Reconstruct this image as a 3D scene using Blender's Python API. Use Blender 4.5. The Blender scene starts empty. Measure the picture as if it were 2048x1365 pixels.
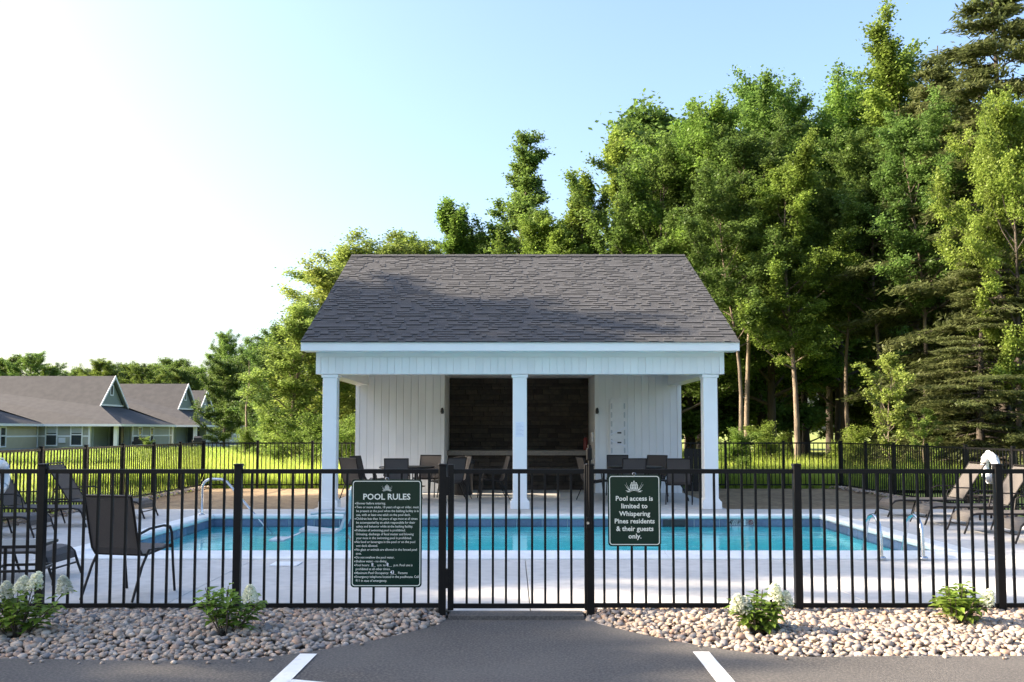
import bpy, math, random
import numpy as np
from mathutils import Vector, Matrix
R = math.radians
random.seed(7)
SC = bpy.context.scene
COL = SC.collection

# ------------------------------------------------------------------ camera
cam_d = bpy.data.cameras.new('camera')
cam = bpy.data.objects.new('camera', cam_d); COL.objects.link(cam)
cam.location = (0, 0, 1.554)
cam.rotation_euler = (R(90 + 3.6), 0, 0)
cam_d.sensor_width = 36; cam_d.lens = 36 * 1880 / 2048
cam_d.shift_y = 60 / 2048
cam_d.clip_start = .1; cam_d.clip_end = 3000
SC.camera = cam
# ------------------------------------------------------------------ sky, sun, exposure
SUN_EL, SUN_AZ = 28.0, 87.5          # azimuth: degrees to the left of the viewing direction
sd = Vector((-math.sin(R(SUN_AZ)) * math.cos(R(SUN_EL)), math.cos(R(SUN_AZ)) * math.cos(R(SUN_EL)), math.sin(R(SUN_EL))))
W = bpy.data.worlds.new('World'); SC.world = W; W.use_nodes = True
wn = W.node_tree.nodes; wl = W.node_tree.links
bg = wn['Background']; bg.inputs['Strength'].default_value = .125
sky = wn.new('ShaderNodeTexSky'); sky.sky_type = 'NISHITA'; sky.sun_disc = False
sky.sun_elevation = R(SUN_EL); sky.sun_rotation = R(-SUN_AZ)
sky.air_density = 1.0; sky.dust_density = 4.2; sky.ozone_density = 2.6; sky.altitude = 100
wl.new(sky.outputs[0], bg.inputs['Color'])
sun_d = bpy.data.lights.new('sun', 'SUN'); sun_d.energy = 5.0; sun_d.angle = R(.6); sun_d.color = (1, .83, .62)
sun = bpy.data.objects.new('sun', sun_d); COL.objects.link(sun)
sun.rotation_euler = sd.to_track_quat('Z', 'Y').to_euler(); sun.location = sd * 60
SC.view_settings.view_transform = 'Standard'; SC.view_settings.look = 'None'
SC.view_settings.exposure = 1.88; SC.view_settings.gamma = 1
SC.cycles.use_denoising = True
SC.cycles.max_bounces = 8; SC.cycles.diffuse_bounces = 5; SC.cycles.glossy_bounces = 3
SC.cycles.transparent_max_bounces = 12; SC.cycles.transmission_bounces = 5
SC.cycles.caustics_reflective = False; SC.cycles.caustics_refractive = False

# ------------------------------------------------------------------ materials
MATS = {}
def pm(name, c1, c2=None, scale=5, rough=.6, bump=0, bscale=None, metal=0, detail=4, rnd=0, attr=0, spec=.5, coords='Object', trans=0, lo=.35, hi=.65, stretch=None):
    m = bpy.data.materials.new(name); m.use_nodes = True
    n = m.node_tree.nodes; l = m.node_tree.links; b = n['Principled BSDF']
    b.inputs['Roughness'].default_value = rough; b.inputs['Metallic'].default_value = metal
    b.inputs['Specular IOR Level'].default_value = spec
    tc = n.new('ShaderNodeTexCoord'); vec = tc.outputs[coords]
    oi = n.new('ShaderNodeObjectInfo')
    if stretch:
        mp = n.new('ShaderNodeMapping'); mp.inputs['Scale'].default_value = stretch
        l.new(vec, mp.inputs['Vector']); vec = mp.outputs[0]
    if rnd:
        ad = n.new('ShaderNodeVectorMath'); ad.operation = 'ADD'
        sc = n.new('ShaderNodeMath'); sc.operation = 'MULTIPLY'; sc.inputs[1].default_value = 37
        l.new(oi.outputs['Random'], sc.inputs[0]); l.new(vec, ad.inputs[0]); l.new(sc.outputs[0], ad.inputs[1]); vec = ad.outputs[0]
    col = None
    if c2 is not None:
        t = n.new('ShaderNodeTexNoise'); t.inputs['Scale'].default_value = scale; t.inputs['Detail'].default_value = detail
        l.new(vec, t.inputs['Vector'])
        mr = n.new('ShaderNodeMapRange'); mr.inputs[1].default_value = lo; mr.inputs[2].default_value = hi
        l.new(t.outputs['Fac'], mr.inputs[0])
        mx = n.new('ShaderNodeMix'); mx.data_type = 'RGBA'
        mx.inputs['A'].default_value = (*c1, 1); mx.inputs['B'].default_value = (*c2, 1)
        l.new(mr.outputs[0], mx.inputs['Factor']); col = mx.outputs['Result']
    if rnd or attr:
        hs = n.new('ShaderNodeHueSaturation')
        if col is not None: l.new(col, hs.inputs['Color'])
        else: hs.inputs['Color'].default_value = (*c1, 1)
        mr2 = n.new('ShaderNodeMapRange'); k = attr or rnd
        mr2.inputs[3].default_value = 1 - k; mr2.inputs[4].default_value = 1 + k
        if attr:
            at = n.new('ShaderNodeAttribute'); at.attribute_name = 'tint'; l.new(at.outputs['Fac'], mr2.inputs[0])
        else: l.new(oi.outputs['Random'], mr2.inputs[0])
        l.new(mr2.outputs[0], hs.inputs['Value']); col = hs.outputs[0]
        if trans:      # every plant its own slightly different green
            mr3 = n.new('ShaderNodeMapRange'); mr3.inputs[3].default_value = .493; mr3.inputs[4].default_value = .522
            l.new(oi.outputs['Random'], mr3.inputs[0]); l.new(mr3.outputs[0], hs.inputs['Hue'])
            hs2 = n.new('ShaderNodeHueSaturation'); mr4 = n.new('ShaderNodeMapRange'); mr4.inputs[3].default_value = 1.2; mr4.inputs[4].default_value = .86
            fr_ = n.new('ShaderNodeMath'); fr_.operation = 'FRACT'; mu_ = n.new('ShaderNodeMath'); mu_.operation = 'MULTIPLY'; mu_.inputs[1].default_value = 7.3
            l.new(oi.outputs['Random'], mu_.inputs[0]); l.new(mu_.outputs[0], fr_.inputs[0]); l.new(fr_.outputs[0], mr4.inputs[0]); l.new(mr4.outputs[0], hs2.inputs['Value'])
            l.new(col, hs2.inputs['Color']); col = hs2.outputs[0]
    if col is not None: l.new(col, b.inputs['Base Color'])
    else: b.inputs['Base Color'].default_value = (*c1, 1)
    if bump:
        t2 = n.new('ShaderNodeTexNoise'); t2.inputs['Scale'].default_value = bscale or scale * 4; t2.inputs['Detail'].default_value = 5
        l.new(vec, t2.inputs['Vector'])
        bp = n.new('ShaderNodeBump'); bp.inputs['Strength'].default_value = bump; bp.inputs['Distance'].default_value = .02
        l.new(t2.outputs['Fac'], bp.inputs['Height']); l.new(bp.outputs[0], b.inputs['Normal'])
    if trans and col is not None:
        tr = n.new('ShaderNodeBsdfTranslucent'); l.new(col, tr.inputs['Color'])
        ms = n.new('ShaderNodeMixShader'); ms.inputs[0].default_value = trans
        l.new(b.outputs[0], ms.inputs[1]); l.new(tr.outputs[0], ms.inputs[2])
        l.new(ms.outputs[0], n['Material Output'].inputs['Surface'])
    MATS[name] = m
    return m
def leafmat(name, c1, c2, k=.45):
    return pm(name, c1, c2, scale=.35, rough=.5, attr=k, spec=.35, trans=.5, detail=2, lo=.3, hi=.7)
def layered(name, cols, scales, rough, bump, bscale, spec=.4):
    """ground surface: two noises over each other"""
    m = pm(name, cols[0], cols[1], scale=scales[0], rough=rough, bump=bump, bscale=bscale, spec=spec)
    n = m.node_tree.nodes; l = m.node_tree.links; b = n['Principled BSDF']
    src = b.inputs['Base Color'].links[0].from_socket
    tc = n.new('ShaderNodeTexCoord'); t = n.new('ShaderNodeTexNoise'); t.inputs['Scale'].default_value = scales[1]; t.inputs['Detail'].default_value = 6
    l.new(tc.outputs['Object'], t.inputs['Vector'])
    mr = n.new('ShaderNodeMapRange'); mr.inputs[1].default_value = .42; mr.inputs[2].default_value = .66
    l.new(t.outputs['Fac'], mr.inputs[0])
    mx = n.new('ShaderNodeMix'); mx.data_type = 'RGBA'; mx.inputs['B'].default_value = (*cols[2], 1)
    mu = n.new('ShaderNodeMath'); mu.operation = 'MULTIPLY'; mu.inputs[1].default_value = .7
    l.new(mr.outputs[0], mu.inputs[0]); l.new(mu.outputs[0], mx.inputs['Factor']); l.new(src, mx.inputs['A'])
    l.new(mx.outputs['Result'], b.inputs['Base Color'])
    return m
M = MATS
layered('asphalt', ((.054, .052, .051), (.098, .092, .086), (.165, .15, .135)), (.75, 55), .85, .5, 160)
layered('concrete', ((.46, .45, .43), (.54, .525, .505), (.41, .40, .385)), (.8, 7), .75, .12, 60)
layered('dirt', ((.21, .145, .085), (.30, .22, .13), (.13, .085, .05)), (1.5, 9), .95, .8, 25)
layered('meadow', ((.19, .24, .045), (.26, .30, .06), (.15, .19, .04)), (.25, 3), .9, .6, 20)
layered('lawn', ((.12, .17, .04), (.17, .215, .055), (.10, .135, .035)), (.2, 2), .9, .5, 20)
pm('soil', (.09, .075, .06), (.14, .12, .10), 9, .95, .6, 40)
pm('paint_line', (.78, .78, .75), (.66, .66, .63), 14, .7, .25, 120, lo=.5, hi=.75)
pm('black_metal', (.0035, .0035, .004), (.006, .0055, .0055), 12, .42, .03, 120, spec=.22)
pm('white_vinyl', (.78, .79, .79), (.73, .74, .745), 1.2, .42, .02, 60, rnd=.02)
pm('white_trim', (.80, .81, .81), (.76, .77, .775), 1.5, .38, .02, 50)
pm('shingle', (.060, .061, .065), (.045, .046, .050), 30, .9, .5, 180, attr=.24)
pm('shingle_far', (.058, .056, .058), (.043, .042, .045), 2.2, .9, .4, 30)
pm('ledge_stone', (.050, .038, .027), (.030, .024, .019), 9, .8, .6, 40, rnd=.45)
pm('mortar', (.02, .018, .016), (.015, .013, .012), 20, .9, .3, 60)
pm('counter', (.20, .175, .145), (.15, .13, .11), 25, .4, .05, 80)
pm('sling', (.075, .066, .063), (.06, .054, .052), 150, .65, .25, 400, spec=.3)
pm('sling_sunlit', (.11, .10, .093), (.095, .086, .08), 150, .65, .25, 400, spec=.3)  # paler copy of sling, sunlight put into the cloth colour
pm('brown_metal', (.010, .008, .0075), (.014, .011, .010), 20, .42, .03, 100, spec=.3)
pm('steel', (.62, .63, .64), (.52, .53, .55), 20, .22, .02, 60, metal=1)
pm('coping', (.74, .75, .74), (.66, .67, .66), 3, .5, .08, 40)
pm('pool_tile', (.10, .125, .20), (.125, .15, .23), 22, .25, .05, 60, rnd=.2)
pm('grout', (.5, .52, .54), (.42, .44, .46), 15, .8)
pm('plaster', (.42, .95, .97), (.36, .92, .95), 1.2, .8, .1, 20)
pm('sign_green', (.0025, .020, .0135), (.003, .024, .016), 4, .2, .01, 30, spec=.35)
pm('sign_letter', (.72, .76, .68), (.66, .70, .63), 40, .5)
pm('marker_white', (.85, .86, .9), None, rough=.5)
pm('plastic_white', (.76, .77, .78), (.70, .71, .73), 5, .4, .03, 60)
pm('plastic_grey', (.48, .52, .56), (.42, .46, .50), 5, .45, .03, 60)
pm('plastic_black', (.02, .02, .022), (.028, .028, .03), 9, .45, .05, 60)
pm('red_paint', (.20, .02, .018), (.16, .016, .014), 9, .35)
pm('bark_pale', (.20, .155, .11), (.10, .078, .06), 6, .9, .8, 25, rnd=.25, stretch=(1, 1, .25))
pm('bark_dark', (.085, .068, .055), (.05, .042, .036), 6, .95, .8, 25, rnd=.25, stretch=(1, 1, .25))
leafmat('leaf_maple', (.15, .225, .038), (.205, .275, .052))
leafmat('leaf_oak', (.125, .19, .04), (.17, .235, .052))
leafmat('leaf_birch', (.22, .285, .06), (.27, .33, .08))
leafmat('leaf_dark', (.10, .16, .036), (.14, .20, .046))
leafmat('leaf_hemlock', (.105, .135, .045), (.145, .16, .06))
leafmat('leaf_shrub', (.17, .245, .045), (.22, .29, .06))
leafmat('leaf_hydrangea', (.15, .24, .035), (.20, .29, .05), .35)
leafmat('petal', (.78, .80, .66), (.72, .70, .60), .12)
leafmat('grass_blade', (.30, .38, .06), (.36, .42, .085), .3)
pm('twig', (.12, .09, .065), (.08, .06, .045), 8, .9)
pm('siding_tan', (.46, .41, .29), (.43, .38, .27), 2, .6, .04, 20)
pm('siding_grey', (.36, .36, .30), (.33, .33, .28), 2, .6, .04, 20)
pm('siding_teal', (.22, .26, .235), (.20, .24, .22), 2, .6, .04, 20)
pm('foundation', (.35, .34, .32), (.30, .29, .27), 3, .9, .2, 20)
pm('window_glass', (.02, .028, .035), (.03, .04, .045), .8, .06, spec=.8)
pm('blind', (.45, .47, .47), (.40, .42, .42), 3, .5)
pm('paper', (.72, .75, .82), None, rough=.7)
pm('ink', (.35, .38, .48), None, rough=.8)
pm('lamp_black', (.02, .02, .02), None, rough=.4)
# pebbles: colour by the stone's own tint
def pebble_mat():
    m = bpy.data.materials.new('pebble'); m.use_nodes = True
    n = m.node_tree.nodes; l = m.node_tree.links; b = n['Principled BSDF']; b.inputs['Roughness'].default_value = .7
    at = n.new('ShaderNodeAttribute'); at.attribute_name = 'tint'
    oi = n.new('ShaderNodeObjectInfo')
    ad = n.new('ShaderNodeMath'); ad.operation = 'ADD'; l.new(at.outputs['Fac'], ad.inputs[0]); l.new(oi.outputs['Random'], ad.inputs[1])
    fr = n.new('ShaderNodeMath'); fr.operation = 'FRACT'; l.new(ad.outputs[0], fr.inputs[0])
    cr = n.new('ShaderNodeValToRGB'); e = cr.color_ramp.elements
    cols = [(.20, .18, .165), (.36, .27, .195), (.26, .225, .195), (.42, .335, .255), (.24, .18, .145), (.37, .24, .165), (.47, .40, .33), (.15, .145, .15), (.31, .255, .215)]
    e[0].color = (*cols[0], 1); e[1].color = (*cols[-1], 1); e[1].position = 1
    for i, c in enumerate(cols[1:-1]):
        x = e.new((i + 1) / (len(cols) - 1)); x.color = (*c, 1)
    l.new(fr.outputs[0], cr.inputs[0])
    tc = n.new('ShaderNodeTexCoord'); t = n.new('ShaderNodeTexNoise'); t.inputs['Scale'].default_value = 45; t.inputs['Detail'].default_value = 5
    l.new(tc.outputs['Object'], t.inputs['Vector'])
    mr = n.new('ShaderNodeMapRange'); mr.inputs[3].default_value = .72; mr.inputs[4].default_value = 1.28; l.new(t.outputs['Fac'], mr.inputs[0])
    hs = n.new('ShaderNodeHueSaturation'); l.new(cr.outputs[0], hs.inputs['Color']); l.new(mr.outputs[0], hs.inputs['Value'])
    l.new(hs.outputs[0], b.inputs['Base Color'])
    M['pebble'] = m
pebble_mat()
def water_mat():
    m = bpy.data.materials.new('water'); m.use_nodes = True
    n = m.node_tree.nodes; l = m.node_tree.links
    n.remove(n['Principled BSDF'])
    tr = n.new('ShaderNodeBsdfTransparent'); tr.inputs[0].default_value = (.52, .99, 1, 1)
    gl = n.new('ShaderNodeBsdfGlossy'); gl.inputs['Roughness'].default_value = .03
    fr = n.new('ShaderNodeFresnel'); fr.inputs[0].default_value = 1.2
    tc = n.new('ShaderNodeTexCoord'); mp = n.new('ShaderNodeMapping'); mp.inputs['Scale'].default_value = (1.2, 2.2, 1)
    l.new(tc.outputs['Object'], mp.inputs[0])
    t = n.new('ShaderNodeTexNoise'); t.inputs['Scale'].default_value = 2.6; t.inputs['Detail'].default_value = 3
    l.new(mp.outputs[0], t.inputs['Vector'])
    bp = n.new('ShaderNodeBump'); bp.inputs['Strength'].default_value = .22; bp.inputs['Distance'].default_value = .03
    l.new(t.outputs['Fac'], bp.inputs['Height'])
    l.new(bp.outputs[0], gl.inputs['Normal']); l.new(bp.outputs[0], fr.inputs['Normal'])
    ms = n.new('ShaderNodeMixShader'); l.new(fr.outputs[0], ms.inputs[0]); l.new(tr.outputs[0], ms.inputs[1]); l.new(gl.outputs[0], ms.inputs[2])
    l.new(ms.outputs[0], n['Material Output'].inputs['Surface'])
    M['water'] = m
water_mat()

# ------------------------------------------------------------------ helpers
def link(o): COL.objects.link(o); return o
def tag(o, label=None, cat=None, group=None, kind=None):
    if label: o['label'] = label
    if cat: o['category'] = cat
    if group: o['group'] = group
    if kind: o['kind'] = kind
    return o
def empty(name, loc=(0, 0, 0), rz=0):
    o = bpy.data.objects.new(name, None); o.empty_display_size = .2; o.location = loc; o.rotation_euler = (0, 0, rz)
    return link(o)
class MB:
    def __init__(s): s.v = []; s.f = []; s.sm = []
    def add(s, vs, fs, smooth=False):
        k = len(s.v); s.v += [tuple(p) for p in vs]; s.f += [[i + k for i in f] for f in fs]; s.sm += [smooth] * len(fs); return s
    def box(s, x0, x1, y0, y1, z0, z1):
        return s.add([(x0, y0, z0), (x1, y0, z0), (x1, y1, z0), (x0, y1, z0), (x0, y0, z1), (x1, y0, z1), (x1, y1, z1), (x0, y1, z1)],
                     [(0, 3, 2, 1), (4, 5, 6, 7), (0, 1, 5, 4), (1, 2, 6, 5), (2, 3, 7, 6), (3, 0, 4, 7)])
    def bbox(s, x0, x1, y0, y1, z0, z1, b=.01):
        """box with its vertical and top edges chamfered"""
        def ring(i, z): return [(x0 + i + b, y0 + i, z), (x1 - i - b, y0 + i, z), (x1 - i, y0 + i + b, z), (x1 - i, y1 - i - b, z), (x1 - i - b, y1 - i, z), (x0 + i + b, y1 - i, z), (x0 + i, y1 - i - b, z), (x0 + i, y0 + i + b, z)]
        vs = ring(b * .6, z0) + ring(0, z0 + b) + ring(0, z1 - b) + ring(b * .6, z1)
        fs = [[7, 6, 5, 4, 3, 2, 1, 0], [24 + i for i in range(8)]]
        for k in range(3):
            for i in range(8): fs.append([k * 8 + i, k * 8 + (i + 1) % 8, k * 8 + 8 + (i + 1) % 8, k * 8 + 8 + i])
        return s.add(vs, fs)
    def tube(s, path, r, n=8, caps=True, closed=False):
        P = [Vector(p) for p in path]; m = len(P)
        rr = r if isinstance(r, (list, tuple)) else [r] * m
        rings = []; t0 = None; nrm = None
        for i in range(m):
            if closed: t = (P[(i + 1) % m] - P[i - 1]).normalized()
            elif i == 0: t = (P[1] - P[0]).normalized()
            elif i == m - 1: t = (P[-1] - P[-2]).normalized()
            else: t = ((P[i + 1] - P[i]).normalized() + (P[i] - P[i - 1]).normalized()).normalized()
            if nrm is None:
                nrm = t.orthogonal().normalized()
            else:
                nrm = (nrm - t * nrm.dot(t)).normalized()
            b = t.cross(nrm)
            rings.append([P[i] + (nrm * math.cos(2 * math.pi * k / n) + b * math.sin(2 * math.pi * k / n)) * rr[i] for k in range(n)])
        vs = [p for rg in rings for p in rg]; fs = []
        mm = m if closed else m - 1
        for i in range(mm):
            j = (i + 1) % m
            for k in range(n): fs.append((i * n + k, i * n + (k + 1) % n, j * n + (k + 1) % n, j * n + k))
        s.add(vs, fs, True)
        if caps and not closed:
            s.add(rings[0], [list(range(n))[::-1]]); s.add(rings[-1], [list(range(n))])
        return s
    def lathe(s, prof, n=20, c=(0, 0, 0)):
        vs = []; fs = []
        for r, z in prof:
            for k in range(n): vs.append((c[0] + r * math.cos(2 * math.pi * k / n), c[1] + r * math.sin(2 * math.pi * k / n), c[2] + z))
        for i in range(len(prof) - 1):
            for k in range(n): fs.append((i * n + k, i * n + (k + 1) % n, (i + 1) * n + (k + 1) % n, (i + 1) * n + k))
        return s.add(vs, fs, True)
    def prism(s, pts, axis, a, b):
        """polygon extruded along an axis; pts are the two other coordinates"""
        def p3(p, w): return {'x': (w, p[0], p[1]), 'y': (p[0], w, p[1]), 'z': (p[0], p[1], w)}[axis]
        n = len(pts); vs = [p3(p, a) for p in pts] + [p3(p, b) for p in pts]
        fs = [list(range(n)), list(range(n, 2 * n))[::-1]] + [(i, i + n, (i + 1) % n + n, (i + 1) % n) for i in range(n)]
        return s.add(vs, fs)
    def sheet(s, prof, x0, x1, th):
        """profile (y,z) swept across x with a thickness: sling cloth"""
        n = len(prof); P = [Vector((0, y, z)) for y, z in prof]; nr = []
        for i in range(n):
            t = (P[min(i + 1, n - 1)] - P[max(i - 1, 0)]).normalized(); nr.append(Vector((0, -t.z, t.y)))
        top = [p + q * th / 2 for p, q in zip(P, nr)]; bot = [p - q * th / 2 for p, q in zip(P, nr)]
        loop = top + bot[::-1]
        vs = [(x0, p.y, p.z) for p in loop] + [(x1, p.y, p.z) for p in loop]; m = 2 * n
        fs = [(i, (i + 1) % m, (i + 1) % m + m, i + m) for i in range(m)]
        for i in range(n - 1):
            fs.append((i, m - 1 - i, m - 2 - i, i + 1)); fs.append((i + m, i + 1 + m, 2 * m - 2 - i, 2 * m - 1 - i))
        return s.add(vs, fs)
    def mesh(s, name, mat):
        me = bpy.data.meshes.new(name); me.from_pydata(s.v, [], s.f); me.update()
        me.polygons.foreach_set('use_smooth', s.sm)
        me.materials.append(M[mat] if isinstance(mat, str) else mat)
        import bmesh
        bm = bmesh.new(); bm.from_mesh(me); bmesh.ops.recalc_face_normals(bm, faces=bm.faces); bm.to_mesh(me); bm.free()
        return me
    def build(s, name, mat, parent=None, loc=(0, 0, 0)):
        o = bpy.data.objects.new(name, s.mesh(name, mat)); link(o); o.parent = parent; o.location = loc
        return o
def piece(name, me, parent, loc, rot=None):
    o = bpy.data.objects.new(name, me); link(o); o.parent = parent; o.location = loc
    if rot: o.rotation_euler = rot
    return o
def copy_tree(o, parent=None):
    c = o.copy(); link(c); c.parent = parent
    for ch in [x for x in bpy.data.objects if x.parent == o]: copy_tree(ch, c)
    return c
def arc(c, r, a0, a1, n, plane='xz', w=0):
    out = []
    for i in range(n + 1):
        a = R(a0 + (a1 - a0) * i / n); u = c[0] + r * math.cos(a); v = c[1] + r * math.sin(a)
        out.append({'xz': (u, w, v), 'yz': (w, u, v), 'xy': (u, v, w)}[plane])
    return out
def quads_mesh(name, co, mat, tint=None, smooth=False):
    """co (N,k,3): N faces of k corners"""
    N, k = co.shape[:2]
    me = bpy.data.meshes.new(name)
    me.vertices.add(N * k); me.vertices.foreach_set('co', co.astype(np.float32).ravel())
    me.loops.add(N * k); me.loops.foreach_set('vertex_index', np.arange(N * k, dtype=np.int32))
    me.polygons.add(N); me.polygons.foreach_set('loop_start', np.arange(0, N * k, k, dtype=np.int32))
    me.polygons.foreach_set('loop_total', np.full(N, k, dtype=np.int32))
    me.update(calc_edges=True)
    if tint is not None:
        a = me.attributes.new('tint', 'FLOAT', 'FACE'); a.data.foreach_set('value', tint.astype(np.float32))
    me.materials.append(M[mat]); return me
def leaf_quads(c, L, Wd, rng, up=.6, droop=None, axis=None):
    """diamond leaves at centres c"""
    N = len(c)
    nr = rng.normal(size=(N, 3)); nr[:, 2] = np.abs(nr[:, 2]) + up; nr /= np.linalg.norm(nr, axis=1)[:, None]
    t = rng.normal(size=(N, 3)) if axis is None else axis + rng.normal(size=(N, 3)) * .35
    if droop: t[:, 2] -= droop
    t -= nr * (t * nr).sum(1)[:, None]; t /= np.linalg.norm(t, axis=1)[:, None] + 1e-9
    b = np.cross(nr, t); s = rng.uniform(.65, 1.3, (N, 1))
    l = L * s; w = Wd * s
    return np.stack([c - t * l * .5, c + b * w * .5 - t * l * .08, c + t * l * .5, c - b * w * .5 - t * l * .08], 1)

# ------------------------------------------------------------------ ground
def sheet_obj(name, x0, x1, y0, y1, z, mat):
    o = MB().add([(x0, y0, z), (x1, y0, z), (x1, y1, z), (x0, y1, z)], [(0, 1, 2, 3)]).build(name, mat)
    tag(o, kind='structure'); return o
hx0, hx1, hy0, hy1 = -6.5, 6.6, 10.5, 18.0
g = MB().add([(-1500, -600, -.16), (1500, -600, -.16), (1500, 2400, -.16), (-1500, 2400, -.16), (hx0, hy0, -.16), (hx1, hy0, -.16), (hx1, hy1, -.16), (hx0, hy1, -.16)],
             [(0, 1, 5, 4), (1, 2, 6, 5), (2, 3, 7, 6), (3, 0, 4, 7)]).build('ground', 'meadow'); tag(g, kind='structure')
lw = sheet_obj('lawn', -120, -8.5, -30, 110, -.12, 'lawn')
dp = sheet_obj('dirt_strip', -8.34, 8.92, 18.70, 25.64, -.03, 'dirt')
ms = sheet_obj('meadow_ground', -8.34, 60, 25.64, 120, -.06, 'meadow')
# car park with the walk up to the gate: outline in plan
def bed_edge(x):
    """front edge (y) of the pebble beds, metres from the camera"""
    if x < 0: a = (-x - .55)
    else: a = (x - .62)
    if a <= 0: return 99
    lim = 6.64 if x > 0 else 6.58
    k = 1.55 if x > 0 else 1.35
    t = min(1, a / k)
    return lim + (7.85 - lim) * (1 - t) ** 1.7 + .03 * math.sin(x * 3.1) + (.14 * max(0, (x - 2.5) / 2) if x > 0 else 0)
xs = [-60, -12] + [i * .1 - 6 for i in range(121)] + [14, 60]
vs = []; fs = []
for i, x in enumerate(xs):
    e = min(bed_edge(max(-6, min(6, x))), 8.16)
    vs += [(x, -40, -.02), (x, e, -.02)]
    if i: k = 2 * i; fs.append((k - 2, k, k + 1, k - 1))
ap = MB().add(vs, fs).build('asphalt_lot', 'asphalt'); tag(ap, kind='structure')
sill = MB().box(-.53, .60, 7.93, 8.16, -.03, .012).build('threshold_slab', 'asphalt'); tag(sill, kind='structure')
# painted bay lines
def line(pts, w0):
    (xa, ya), (xb, yb) = pts; d = Vector((xb - xa, yb - ya)).normalized(); nx, ny = -d.y * w0 / 2, d.x * w0 / 2
    m = MB().add([(xa + nx, ya + ny, -.014), (xa - nx, ya - ny, -.014), (xb - nx, yb - ny, -.014), (xb + nx, yb + ny, -.014)], [(0, 1, 2, 3)])
    o = m.build('painted_line', 'paint_line'); tag(o, kind='structure'); return o
line([(-1.43, 6.72), (-1.49, 4.6)], .12)
line([(1.34, 6.78), (1.325, 4.6)], .115)
line([(-1.40, 5.985), (-.95, 5.84)], .12)

# ------------------------------------------------------------------ pebble beds
def ico(sub):
    import bmesh
    bm = bmesh.new(); bmesh.ops.create_icosphere(bm, subdivisions=sub, radius=1)
    v = np.array([p.co[:] for p in bm.verts]); bm.verts.index_update(); f = np.array([[q.index for q in p.verts] for p in bm.faces]); bm.free(); return v, f
IV, IF = ico(2)
def pebbles(name, C, S, rng, mat='pebble'):
    """one mesh of stones at C with half-sizes S"""
    N = len(C); k = len(IV)
    base = IV[None] * (1 + .16 * rng.normal(size=(N, k, 1)) * .5)
    ang = rng.uniform(0, 2 * np.pi, N); ca, sa = np.cos(ang), np.sin(ang); tl = rng.normal(size=N) * .25
    p = base * S[:, None, :]
    x = p[..., 0].copy(); z = p[..., 2].copy()
    p[..., 0] = x * np.cos(tl)[:, None] - z * np.sin(tl)[:, None]; p[..., 2] = x * np.sin(tl)[:, None] + z * np.cos(tl)[:, None]
    x = p[..., 0].copy(); y = p[..., 1].copy()
    p[..., 0] = x * ca[:, None] - y * sa[:, None]; p[..., 1] = x * sa[:, None] + y * ca[:, None]
    p += C[:, None, :]
    F = (IF[None] + (np.arange(N) * k)[:, None, None]).reshape(-1, 3)
    me = bpy.data.meshes.new(name); me.vertices.add(N * k); me.vertices.foreach_set('co', p.astype(np.float32).ravel())
    nf = len(F); me.loops.add(nf * 3); me.loops.foreach_set('vertex_index', F.astype(np.int32).ravel())
    me.polygons.add(nf); me.polygons.foreach_set('loop_start', np.arange(0, nf * 3, 3, dtype=np.int32)); me.polygons.foreach_set('loop_total', np.full(nf, 3, dtype=np.int32))
    me.polygons.foreach_set('use_smooth', np.ones(nf, dtype=bool)); me.update(calc_edges=True)
    a = me.attributes.new('tint', 'FLOAT', 'FACE'); a.data.foreach_set('value', np.repeat(rng.uniform(0, 1, N), len(IF)).astype(np.float32))
    me.materials.append(M[mat]); return me
rng = np.random.default_rng(3)
def mound(x, y):
    e = bed_edge(x); t = max(0, min(1, (y - e) / .5)); return -.055 + .075 * t
IV1, IF1 = IV, IF
PLANTS = ((-3.70, 7.12), (-2.16, 7.16), (1.87, 7.22), (3.52, 7.55))
for side in (-1, 1):
    lo, hi = (.57, 5.2)
    pts = []
    step = .039
    for i in np.arange(lo, hi, step):
        x0 = side * i
        e = bed_edge(x0)
        for y0 in np.arange(min(e, 8.2), 8.2, step):
            x = x0 + rng.normal() * .014; y = y0 + rng.normal() * .014
            if y < e or any((x - a) ** 2 + (y - b) ** 2 < .006 for a, b in PLANTS): continue
            pts.append((x, y, mound(x, y) + rng.uniform(-.004, .022)))
    C = np.array(pts); n = len(C)
    s = rng.uniform(.016, .028, n) * (1 + (rng.uniform(0, 1, n) > .9) * .45)
    S = np.stack([s * rng.uniform(1.0, 1.45, n), s * rng.uniform(.75, 1.0, n), s * rng.uniform(.5, .75, n)], 1)
    IV, IF = ico(2) if False else (IV1, IF1)
    o = link(bpy.data.objects.new('pebble_bed', pebbles('pebble_bed', C, S, rng)))
    tag(o, 'bed of small rounded river pebbles ' + ('below the tall pool rules sign' if side < 0 else 'below the smaller guest notice'), 'pebbles', kind='stuff')
    vs = []; fs = []
    xs = [side * (lo - .03 + i * .1) for i in range(int((hi - lo) / .1) + 2)]
    for i, x in enumerate(xs):
        e = min(bed_edge(x), 8.1)
        vs += [(x, e, -.075), (x, e + .25, -.035), (x, e + .55 if e + .55 < 8.15 else 8.15, -.01), (x, 8.2, -.005)]
        if i:
            k = 4 * i
            for j in range(3): fs.append((k - 4 + j, k + j, k + j + 1, k - 3 + j))
    so = MB().add(vs, fs).build('bed_soil', 'soil'); tag(so, kind='structure')
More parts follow.
